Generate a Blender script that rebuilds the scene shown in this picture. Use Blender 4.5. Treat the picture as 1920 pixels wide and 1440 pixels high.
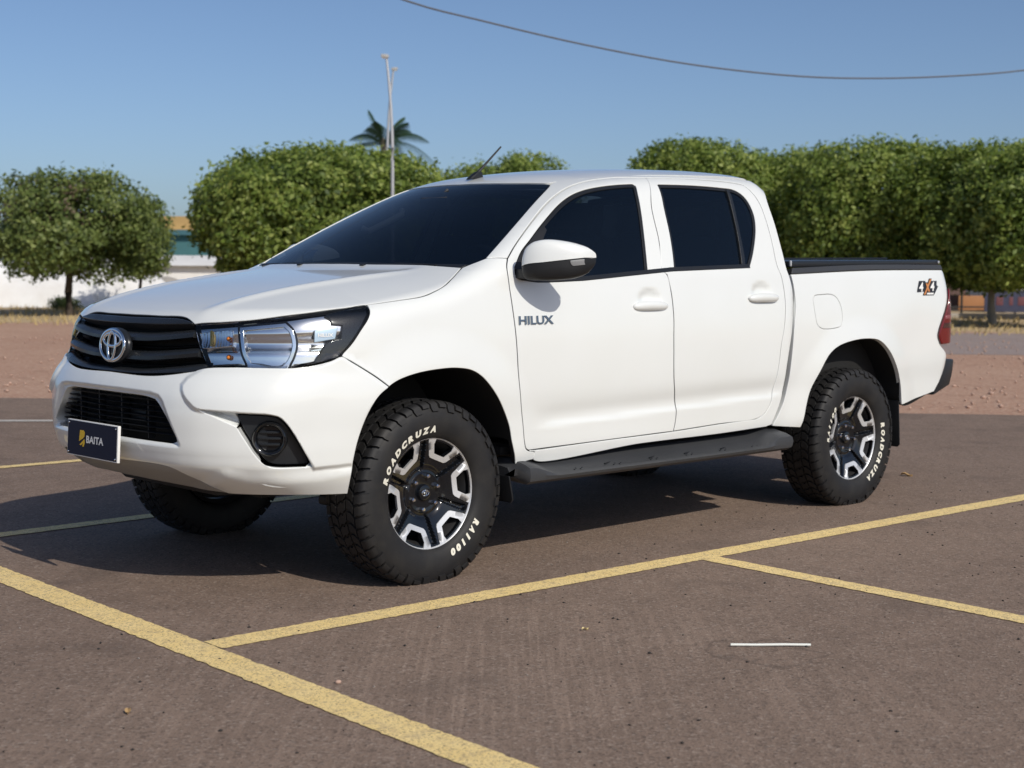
import bpy, bmesh, math, random
import numpy as np
from mathutils import Vector, Matrix
from mathutils.geometry import delaunay_2d_cdt
for o in list(bpy.data.objects): bpy.data.objects.remove(o)
S = bpy.context.scene; COL = S.collection
# ================================================================ camera
CAM_POS = (4.014, 5.497, 1.300)
cam = bpy.data.objects.new('camera', bpy.data.cameras.new('camera')); COL.objects.link(cam)
CF = Vector((-.6932, -.7165, -.0781)).normalized(); CU = Vector((-.0494, -.0610, .9969)); CR = CF.cross(CU).normalized(); CU = CR.cross(CF)
cam.matrix_world = Matrix(((CR.x, CU.x, -CF.x, CAM_POS[0]), (CR.y, CU.y, -CF.y, CAM_POS[1]), (CR.z, CU.z, -CF.z, CAM_POS[2]), (0, 0, 0, 1)))
cam.data.sensor_width = 36; cam.data.lens = 52.744; cam.data.clip_end = 3000; cam.data.clip_start = .1
cam.data.dof.use_dof = True; cam.data.dof.focus_distance = 6.3; cam.data.dof.aperture_fstop = 4.0
S.camera = cam
# ================================================================ light: clear mid-afternoon sun from the truck's left, sky behind
SUN = Vector((.15, 1.30, 1.0)).normalized()
EL = math.asin(SUN.z); AZ = math.atan2(SUN.x, SUN.y)
w = bpy.data.worlds.new('World'); S.world = w; w.use_nodes = True
nt = w.node_tree; bgn = nt.nodes['Background']
sky = nt.nodes.new('ShaderNodeTexSky'); sky.sky_type = 'NISHITA'; sky.sun_disc = False
sky.sun_elevation = EL; sky.sun_rotation = AZ; sky.altitude = 300; sky.air_density = .7; sky.dust_density = 1.75; sky.ozone_density = 3.6
nt.links.new(sky.outputs[0], bgn.inputs[0]); bgn.inputs[1].default_value = .104
sl = bpy.data.lights.new('sun', 'SUN'); sl.energy = 3.3; sl.angle = math.radians(.55); sl.color = (1.0, .94, .84)
so = bpy.data.objects.new('sun', sl); COL.objects.link(so); so.rotation_euler = SUN.to_track_quat('Z', 'Y').to_euler()
S.view_settings.view_transform = 'Standard'; S.view_settings.look = 'None'; S.view_settings.gamma = 1; S.view_settings.exposure = 0.0
try: S.view_settings.use_curve_mapping = False
except Exception: pass
S.render.engine = 'CYCLES'
# ================================================================ helpers
rnd = random.Random(7); NR = np.random.RandomState(11)
MATS = {}
def mat(name, col=(.5, .5, .5), rough=.5, metal=0., coat=0., spec=.5, trans=0., ior=1.45, emit=None):
    m = bpy.data.materials.new(name); m.use_nodes = True
    b = m.node_tree.nodes['Principled BSDF']
    b.inputs['Base Color'].default_value = (*col, 1); b.inputs['Roughness'].default_value = rough; b.inputs['Metallic'].default_value = metal
    b.inputs['Coat Weight'].default_value = coat; b.inputs['Coat Roughness'].default_value = .03; b.inputs['Specular IOR Level'].default_value = spec
    b.inputs['Transmission Weight'].default_value = trans; b.inputs['IOR'].default_value = ior
    MATS[name] = m; return m
def nodes(m): return m.node_tree.nodes, m.node_tree.links, m.node_tree.nodes['Principled BSDF']
def N(m, t, **k):
    n = m.node_tree.nodes.new(t)
    for a, v in k.items():
        if a.startswith('i_'): n.inputs[a[2:]].default_value = v
        else: setattr(n, a, v)
    return n
def noise(m, scale, detail=4, rough=.55, vec=None, dim='3D'):
    n = N(m, 'ShaderNodeTexNoise'); n.inputs['Scale'].default_value = scale; n.inputs['Detail'].default_value = detail; n.inputs['Roughness'].default_value = rough
    if vec is not None: m.node_tree.links.new(vec, n.inputs['Vector'])
    return n
def ramp(m, src, stops):
    r = N(m, 'ShaderNodeValToRGB'); e = r.color_ramp.elements
    while len(e) < len(stops): e.new(.5)
    for i, (p, c) in enumerate(stops):
        e[i].position = p; e[i].color = (c, c, c, 1) if isinstance(c, (int, float)) else (*c, 1)
    m.node_tree.links.new(src, r.inputs[0]); return r
def mixc(m, fac, a, b, typ='MIX'):
    n = N(m, 'ShaderNodeMix', data_type='RGBA', blend_type=typ); L = m.node_tree.links
    if isinstance(fac, (int, float)): n.inputs[0].default_value = fac
    else: L.new(fac, n.inputs[0])
    for s, i in ((a, 6), (b, 7)):
        if isinstance(s, tuple): n.inputs[i].default_value = (*s, 1)
        else: L.new(s, n.inputs[i])
    return n.outputs[2]
def math_(m, op, a, b=0.):
    n = N(m, 'ShaderNodeMath', operation=op); L = m.node_tree.links
    for s, i in ((a, 0), (b, 1)):
        if isinstance(s, (int, float)): n.inputs[i].default_value = s
        else: L.new(s, n.inputs[i])
    return n.outputs[0]
def bump(m, h, dist, strength=1.):
    b = N(m, 'ShaderNodeBump'); b.inputs['Distance'].default_value = dist; b.inputs['Strength'].default_value = strength
    m.node_tree.links.new(h, b.inputs['Height']); m.node_tree.links.new(b.outputs[0], m.node_tree.nodes['Principled BSDF'].inputs['Normal'])
    return b
def objc(m):
    return N(m, 'ShaderNodeTexCoord').outputs['Object']
def link(o, parent=None):
    COL.objects.link(o)
    if parent is not None: o.parent = parent
    return o
def empty(name, loc=(0, 0, 0), parent=None, rz=0.):
    o = bpy.data.objects.new(name, None); o.location = loc; o.rotation_euler = (0, 0, rz); o.empty_display_size = .2
    return link(o, parent)
def tag(o, label=None, cat=None, group=None, kind=None):
    for k, v in (('label', label), ('category', cat), ('group', group), ('kind', kind)):
        if v: o[k] = v
    return o
def mesh(name, V, Fc, m, parent=None, smooth=True, normals=None, mi=None, loc=None):
    me = bpy.data.meshes.new(name); me.from_pydata([tuple(map(float, v)) for v in V], [], [tuple(int(i) for i in f) for f in Fc])
    for q in (m if isinstance(m, (list, tuple)) else [m]): me.materials.append(q)
    if mi is not None: me.polygons.foreach_set('material_index', np.array(mi, dtype=np.int32))
    me.polygons.foreach_set('use_smooth', [smooth]*len(me.polygons))
    me.update()
    if normals is not None: me.normals_split_custom_set_from_vertices([tuple(map(float, n)) for n in normals])
    o = bpy.data.objects.new(name, me)
    if loc is not None: o.location = loc
    return link(o, parent)
def bmo(name, bm, m, parent=None, smooth=True, angle=35):
    bmesh.ops.recalc_face_normals(bm, faces=bm.faces)
    if smooth:
        for f in bm.faces: f.smooth = True
        for e in bm.edges:
            if len(e.link_faces) == 2 and e.calc_face_angle(0) > math.radians(angle): e.smooth = False
    me = bpy.data.meshes.new(name); bm.to_mesh(me); bm.free(); me.materials.append(m)
    return link(bpy.data.objects.new(name, me), parent)
def box(bm, c, s, bev=0., rot=None, seg=2):
    M = Matrix.Translation(c) @ (rot.to_4x4() if rot is not None else Matrix()) @ Matrix.Diagonal((*s, 1))
    r = bmesh.ops.create_cube(bm, size=1, matrix=M)
    if bev > 0:
        ed = list({e for v in r['verts'] for e in v.link_edges})
        bmesh.ops.bevel(bm, geom=ed, offset=bev, segments=seg, affect='EDGES', profile=.6)
def tube(bm, pts, rad, seg=8, cap=True, squash=None):
    pts = [Vector(p) for p in pts]; rings = []
    for i, p in enumerate(pts):
        t = (pts[min(i+1, len(pts)-1)]-pts[max(i-1, 0)]).normalized()
        a = t.cross(Vector((0, 0, 1)));
        if a.length < .01: a = t.cross(Vector((1, 0, 0)))
        a.normalize(); b = t.cross(a); r = rad[i] if isinstance(rad, (list, tuple)) else rad
        rings.append([bm.verts.new(p+(a*math.cos(k*2*math.pi/seg)+b*math.sin(k*2*math.pi/seg))*r) for k in range(seg)])
    for q, s in zip(rings, rings[1:]):
        for k in range(seg): bm.faces.new((q[k], q[(k+1) % seg], s[(k+1) % seg], s[k]))
    if cap: bm.faces.new(rings[0][::-1]); bm.faces.new(rings[-1])
def extrude_poly(bm, pts, vec, bev=0.):
    f = bm.faces.new([bm.verts.new(p) for p in pts])
    r = bmesh.ops.extrude_face_region(bm, geom=[f]); vs = [g for g in r['geom'] if isinstance(g, bmesh.types.BMVert)]
    bmesh.ops.translate(bm, verts=vs, vec=vec)
    if bev:
        es = list({e for v in list(f.verts)+vs for e in v.link_edges})
        bmesh.ops.bevel(bm, geom=es, offset=bev, segments=2, affect='EDGES', profile=.6)
def lathe(bm, prof, n=48, axis='Y', a0=0., a1=2*math.pi):
    """prof: (radius, offset along the axis)"""
    full = abs(a1-a0-2*math.pi) < 1e-6; rings = []
    for i in range(n if full else n+1):
        a = a0+(a1-a0)*i/n; c, s = math.cos(a), math.sin(a); ring = []
        for r, y in prof:
            ring.append(bm.verts.new((r*c, y, r*s) if axis == 'Y' else (r*c, r*s, y)))
        rings.append(ring)
    for i in range(n):
        q, s = rings[i], rings[(i+1) % len(rings)]
        for k in range(len(prof)-1): bm.faces.new((q[k], q[k+1], s[k+1], s[k]))
def text_geo(s, size=1., bold=0., shear=0.):
    c = bpy.data.curves.new('t', 'FONT'); c.body = s; c.size = size; c.offset = bold; c.shear = shear; c.resolution_u = 3; c.fill_mode = 'FRONT'
    o = bpy.data.objects.new('t', c); COL.objects.link(o)
    dg = bpy.context.evaluated_depsgraph_get(); me = o.evaluated_get(dg).to_mesh()
    V = np.array([v.co[:] for v in me.vertices]).reshape(-1, 3); Fc = [tuple(p.vertices) for p in me.polygons]
    o.evaluated_get(dg).to_mesh_clear(); bpy.data.objects.remove(o); bpy.data.curves.remove(c)
    return V[:, :2].copy(), Fc
# ---------------------------------------------------------------- truck body surfaces (metres; front axle at x=0, x forward, y to the truck's left, z up)
def spl(xs, ys):
    xs = np.array(xs, float); ys = np.array(ys, float)
    h = np.diff(xs); dl = np.diff(ys)/h
    m = np.empty(len(xs)); m[0] = dl[0]; m[-1] = dl[-1]
    m[1:-1] = (dl[:-1]*h[1:] + dl[1:]*h[:-1])/(h[:-1]+h[1:])
    def ev(x):
        x = np.asarray(x, float)
        i = np.clip(np.searchsorted(xs, x)-1, 0, len(xs)-2)
        t = (x-xs[i])/h[i]
        tc = np.clip(t, 0, 1)
        a = tc*tc*(3-2*tc)
        r = (1-a)*ys[i] + a*ys[i+1] + tc*(1-tc)*h[i]*((1-tc)*m[i]-tc*m[i+1])
        r = r + np.where(t < 0, (t)*h[i]*m[i], 0) + np.where(t > 1, (t-1)*h[i]*m[i+1], 0)
        return r
    return ev
def smax(a, b, k):
    h = np.maximum(k-np.abs(a-b), 0)/k
    return np.maximum(a, b) + h*h*k*.25
def smin(a, b, k):
    return -smax(-a, -b, k)
def sst(a, b, x):
    t = np.clip((x-a)/(b-a), 0, 1)
    return t*t*(3-2*t)
_b = spl([-4.2, -3.9, -3.5, -3.1, -2.6, -2.2, -1.4, -.6, -.3, 0, .3, .6, .9], [.885, .900, .907, .908, .903, .905, .908, .905, .906, .909, .904, .885, .85])
_p = spl([.30, .42, .50, .58, .66, .76, .88, 1.0, 1.1, 1.2, 1.28, 1.33, 1.5, 1.7, 1.9], [-.075, -.05, -.030, -.024, -.019, -.006, 0, -.001, -.008, -.020, -.034, -.050, -.114, -.196, -.29])
_rk = spl([-.2, .35, .45, .55, .7], [0, 0, .55, .95, 1])
def flare(x, z):
    r1 = np.hypot(x/1.03, (z-.40)); r2 = np.hypot((x+3.085)/1.03, (z-.40))
    up = sst(.30, .50, z)
    g = lambda r: .020*(1-sst(.47, .66, r))*sst(.30, .46, r+.14)
    return (g(r1)+g(r2))*up
def Yside(x, z):
    y = _b(x)+_p(z)+flare(x, z)
    # low crease that rises to the rear along the doors, shallow hollow above it
    zc = .585+.045*np.clip((-.6-x)/1.8, 0, 1)
    w = sst(-.52, -.75, x)*sst(-2.45, -2.3, x)
    u = (z-zc)
    y = y - w*.009*np.exp(-np.square((u-.05)/.045))*(u > .0) *sst(0, .03, u) 
    for hx, hz in ((-1.334, 1.147), (-2.208, 1.176)):   # finger cups of the door handles
        y = y - .017*np.exp(-np.power(np.square((x-hx)/.072)+np.square((z-hz-.004)/.042), 2))
    # bed: soft hollow behind the wheel, shoulder over the wheel
    y = y - .010*np.exp(-np.square((x+3.72)/.22)-np.square((z-.92)/.17))
    return y
_hc = spl([-.5, -.30, -.16, .0, .2, .4, .55, .68, .78, .86, .92, .97], [1.318, 1.307, 1.293, 1.272, 1.246, 1.217, 1.189, 1.160, 1.130, 1.097, 1.058, 1.015])
def Hood(x, y):
    a = np.abs(y)
    yc = .455+(.86-x)*.125
    sp = np.logaddexp(0, (a-yc)/.022)*.022
    ln = np.clip((.9-x)/.6, .25, 1)
    ridge = .010*np.exp(-np.square((a-yc+.015)/.035))*sst(.95, .55, x)*sst(-.3, .1, x)
    return _hc(x) - .030*a*a + ridge - sp*(.08+.08*ln)*sst(-.42, -.05, x) - .12*sp*sp*sst(-.3, .1, x)
_xc = spl([.36, .42, .46, .51, .57, .65, .74, .80, .845, .885, .92, .98, 1.05, 1.09, 1.14, 1.3], [.74, .845, .915, .985, 1.012, 1.022, 1.022, 1.010, .985, .952, .938, .928, .905, .882, .86, .8])
_dr = spl([0, .1, .2, .3, .4, .5, .6, .7, .8, .9, 1.0], [0, .002, .009, .019, .035, .062, .110, .190, .310, .50, .78])
_drd = spl([0, .2, .4, .5, .6, .7, .8, .9, 1.0], [0, .08, .2, .37, .64, 1.0, 1.5, 2.2, 3.2])
D45 = np.array([.72, .694, 0.]); D45 /= np.linalg.norm(D45)
R45 = np.array([-D45[1], D45[0], 0.])
def pdist(px, pz, poly):
    """signed distance (negative inside) to a closed polygon"""
    poly = np.asarray(poly, float); n = len(poly)
    d = np.full(px.shape, 1e9); ins = np.zeros(px.shape, bool)
    for i in range(n):
        a = poly[i]; b = poly[(i+1) % n]; e = b-a
        wx = px-a[0]; wz = pz-a[1]
        t = np.clip((wx*e[0]+wz*e[1])/(e@e), 0, 1)
        d = np.minimum(d, np.hypot(wx-t*e[0], wz-t*e[1]))
        c = ((a[1] > pz) != (b[1] > pz))
        if abs(e[1]) > 1e-12:
            ins ^= c & (px < e[0]*(pz-a[1])/e[1]+a[0])
    return np.where(ins, -d, d)
FEAT = []      # (polygon in (s, z), height, transition in, transition out)
def bumpD(P):
    if not FEAT: return 0.
    s = R45[0]*P[..., 0]+R45[1]*np.abs(P[..., 1]); z = P[..., 2]
    D = np.zeros(s.shape)
    m = (P[..., 0] > .2) & (z < .98)
    if m.any():
        ss, zz = s[m], z[m]; acc = np.zeros(ss.shape)
        for poly, hgt, tin, tout in FEAT:
            q = np.asarray(poly); lo = q.min(0)-tout; hi = q.max(0)+tout
            k = (ss > lo[0]) & (ss < hi[0]) & (zz > lo[1]) & (zz < hi[1])
            if k.any(): acc[k] += hgt*sst(tout, -tin, pdist(ss[k], zz[k], poly))
        D[m] = acc
    return D
def f_side(P):
    x, y, z = P[..., 0], np.abs(P[..., 1]), P[..., 2]
    return y-Yside(x, z)
def f_front(P):
    x, y, z = P[..., 0], np.abs(P[..., 1]), P[..., 2]
    g = _drd(np.minimum(y, 1.0))
    return (x-(_xc(z)-_dr(y)))/np.sqrt(1+g*g)
_rc = spl([-2.85, -2.70, -2.55, -2.3, -2.0, -1.6, -1.3, -1.0, -.8, -.5], [1.735, 1.79, 1.812, 1.823, 1.818, 1.800, 1.773, 1.727, 1.68, 1.6])
_xw = spl([1.1, 1.28, 1.40, 1.50, 1.60, 1.70, 1.78], [.15, -.125, -.325, -.505, -.705, -.915, -1.10])
def f_roof(P):
    x, y, z = P[..., 0], P[..., 1], P[..., 2]
    a = np.abs(y)
    ditch = .006*np.exp(-np.square((a-.565)/.012))
    return z-(_rc(x)-.095*y*y-.015*np.power(a/.6, 6))
def f_ws(P):
    x, y, z = P[..., 0], P[..., 1], P[..., 2]
    k = .23+.22*np.clip((z-1.28)/.42, 0, 1)
    return (x-(_xw(z)-k*y*y))*.46
_xr = spl([.3, .8, 1.1, 1.3, 1.45, 1.6, 1.72, 1.82], [-2.48, -2.53, -2.555, -2.575, -2.58, -2.56, -2.525, -2.45])
def f_cabrear(P):
    x, y, z = P[..., 0], P[..., 1], P[..., 2]
    return (_xr(z)+.05*y*y-x)*.9
def fB(P):
    return smax(smax(f_ws(P), f_roof(P), .05), f_cabrear(P), .06)
def fA(P):
    return smax(f_front(P), P[..., 2]-Hood(P[..., 0], P[..., 1]), .05)
def f_cab(P):
    return smax(f_side(P), fB(P), .075)
def f_all(P):
    x = P[..., 0]
    A = smax(fA(P), -.6-x, .02)
    B = smax(fB(P), x+.03, .02)
    return smax(f_side(P), smin(A, B, .04), .075+.03*sst(.3, .6, x))-bumpD(P)
_xt = spl([.45, .6, .8, 1.0, 1.2, 1.35], [-4.04, -4.12, -4.165, -4.175, -4.165, -4.12])
def f_bed(P):
    x, y, z = P[..., 0], np.abs(P[..., 1]), P[..., 2]
    f = smax(f_side(P), (_xt(z)+.08*y*y-x), .10)
    return smax(f, z-1.312, .02)
def grad(f, P, e=1.5e-3):
    g = np.empty(P.shape)
    for k in range(3):
        d = np.zeros(3); d[k] = e
        g[..., k] = f(P+d)-f(P-d)
    return g/np.linalg.norm(g, axis=-1, keepdims=True)
def march(f, O, D, t0, t1, n=90):
    """first point along O+tD, t from t0 to t1, where f turns from outside (>0) to inside"""
    ts = np.linspace(t0, t1, n); N_ = len(O)
    lo = np.full(N_, float(t0)); hi = np.full(N_, float(t1)); vlo = np.zeros(N_); vhi = np.zeros(N_)
    found = np.zeros(N_, bool); best = np.full(N_, 1e9); bt = np.full(N_, float(t1)); act = np.arange(N_); pv = None
    for i, t in enumerate(ts):
        v = f(O[act]+t*D[act])
        b = v < best[act]; best[act[b]] = v[b]; bt[act[b]] = t
        if i:
            c = (v <= 0) & (pv > 0); k = act[c]
            lo[k] = ts[i-1]; hi[k] = t; vlo[k] = pv[c]; vhi[k] = v[c]; found[k] = True
            act = act[~c]; v = v[~c]
            if not len(act): break
        pv = v
    k = np.where(found)[0]
    if len(k):
        a, b, fa, fb, Ok, Dk = lo[k], hi[k], vlo[k], vhi[k], O[k], D[k]
        for it in range(13):
            m = np.clip(a+(b-a)*fa/np.maximum(1e-12, fa-fb), a+.02*(b-a), b-.02*(b-a)) if it % 3 else .5*(a+b)
            v = f(Ok+m[:, None]*Dk); p = v > 0
            a = np.where(p, m, a); fa = np.where(p, v, fa); b = np.where(p, b, m); fb = np.where(p, fb, v)
        bt[k] = a+(b-a)*fa/np.maximum(1e-12, fa-fb)
    return O+bt[:, None]*D, found
def unit(v):
    v = np.array(v, float); return v/np.linalg.norm(v)
FEAT[:] = [([(-0.214, 0.9), (-0.2303, 0.8905), (-0.2472, 0.8808), (-0.2628, 0.8714), (-0.275, 0.863), (-0.293, 0.838), (-0.2905, 0.8204), (-0.282, 0.802), (-0.2683, 0.7851), (-0.252, 0.77), (-0.2383, 0.7578), (-0.22, 0.749), (-0.2062, 0.7466), (-0.1899, 0.7455), (-0.1719, 0.7449), (-0.153, 0.744), (-0.1376, 0.7431), (-0.1218, 0.7422), (-0.105, 0.7413), (-0.0869, 0.7403), (-0.067, 0.739), (-0.0505, 0.738), (-0.0319, 0.7369), (-0.0121, 0.7358), (0.0077, 0.7346), (0.0266, 0.7332), (0.0434, 0.7317), (0.057, 0.73), (0.0828, 0.7239), (0.097, 0.714), (0.1074, 0.7044), (0.1168, 0.6923), (0.128, 0.675), (0.135, 0.6632), (0.1428, 0.6492), (0.1511, 0.6339), (0.1594, 0.6182), (0.1675, 0.603), (0.175, 0.589), (0.1851, 0.5704), (0.1946, 0.553), (0.2037, 0.5361), (0.213, 0.519), (0.2302, 0.5201), (0.2475, 0.5212), (0.2648, 0.5224), (0.282, 0.5235), (0.2992, 0.5246), (0.3165, 0.5258), (0.3338, 0.5269), (0.351, 0.528), (0.3559, 0.5445), (0.3607, 0.5615), (0.3654, 0.5788), (0.3701, 0.5963), (0.3748, 0.6137), (0.3796, 0.6311), (0.3844, 0.648), (0.3892, 0.6645), (0.3942, 0.6803), (0.3993, 0.6953), (0.4046, 0.7092), (0.41, 0.722), (0.4198, 0.7409), (0.43, 0.7568), (0.4407, 0.7704), (0.4515, 0.7825), (0.4624, 0.7941), (0.4733, 0.806), (0.484, 0.819), (0.4708, 0.8289), (0.4575, 0.8388), (0.4443, 0.8488), (0.4311, 0.8587), (0.4178, 0.8686), (0.4046, 0.8785), (0.3914, 0.8885), (0.3782, 0.8984), (0.3649, 0.9083), (0.3517, 0.9182), (0.3385, 0.9282), (0.3252, 0.9381), (0.312, 0.948), (0.297, 0.9412), (0.282, 0.9342), (0.267, 0.9276), (0.252, 0.922), (0.2382, 0.9161), (0.2244, 0.9117), (0.192, 0.909), (0.1807, 0.9087), (0.1677, 0.9086), (0.1531, 0.9086), (0.1372, 0.9087), (0.1203, 0.909), (0.1027, 0.9093), (0.0845, 0.9096), (0.0661, 0.91), (0.0476, 0.9103), (0.0294, 0.9106), (0.0117, 0.9109), (-0.0053, 0.9111), (-0.0213, 0.9111), (-0.036, 0.911), (-0.055, 0.9107), (-0.0729, 0.9102), (-0.0899, 0.9096), (-0.1062, 0.9088), (-0.122, 0.9081), (-0.1375, 0.9072), (-0.1528, 0.9064), (-0.1682, 0.9055), (-0.1839, 0.9047), (-0.2, 0.904)], 0.014, 0.008, 0.013), ([(-0.215, 0.749), (-0.1985, 0.7479), (-0.1818, 0.7468), (-0.1651, 0.7456), (-0.1483, 0.7445), (-0.1317, 0.7434), (-0.1151, 0.7423), (-0.0988, 0.7412), (-0.0827, 0.7401), (-0.067, 0.739), (-0.0491, 0.7379), (-0.0308, 0.737), (-0.0125, 0.7362), (0.0055, 0.7354), (0.0226, 0.7344), (0.0386, 0.7333), (0.0528, 0.7318), (0.065, 0.73), (0.0864, 0.7245), (0.098, 0.7174), (0.109, 0.706), (0.1189, 0.6939), (0.1284, 0.6793), (0.1379, 0.6626), (0.148, 0.644), (0.1557, 0.6295), (0.1642, 0.6127), (0.1729, 0.595), (0.1811, 0.5779), (0.1884, 0.5628), (0.194, 0.551), (0.203, 0.529), (0.186, 0.5281), (0.1692, 0.527), (0.152, 0.5262), (0.134, 0.526), (0.1181, 0.5259), (0.1011, 0.5257), (0.0839, 0.5261), (0.0679, 0.5276), (0.054, 0.531), (0.0365, 0.5407), (0.023, 0.5543), (0.01, 0.571), (-0.0007, 0.5867), (-0.0115, 0.6051), (-0.0215, 0.6235), (-0.03, 0.639), (-0.0374, 0.6599), (-0.05, 0.677), (-0.0622, 0.6847), (-0.0779, 0.6924), (-0.0955, 0.7001), (-0.1136, 0.7077), (-0.131, 0.715), (-0.1476, 0.7221), (-0.1644, 0.7289), (-0.1813, 0.7356), (-0.1982, 0.7423)], -0.05, 0.014, 0.004), ([(-0.36, 0.36), (-0.28, 0.415), (-0.2, 0.465), (-0.13, 0.505), (-0.11, 0.507), (-0.035, 0.491), (0.09, 0.488), (0.232, 0.496), (0.344, 0.515), (0.6439999999999999, 0.535), (0.6439999999999999, 0.3), (-0.36, 0.3)], 0.015, 0.034, 0.022), ([(-0.8, 0.812), (-0.582, 0.812), (-0.44, 0.808), (-0.396, 0.799), (-0.374, 0.777), (-0.299, 0.616), (-0.296, 0.605), (-0.306, 0.597), (-0.362, 0.597), (-0.547, 0.6), (-0.8, 0.6)], -0.02, 0.02, 0.002)]
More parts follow.
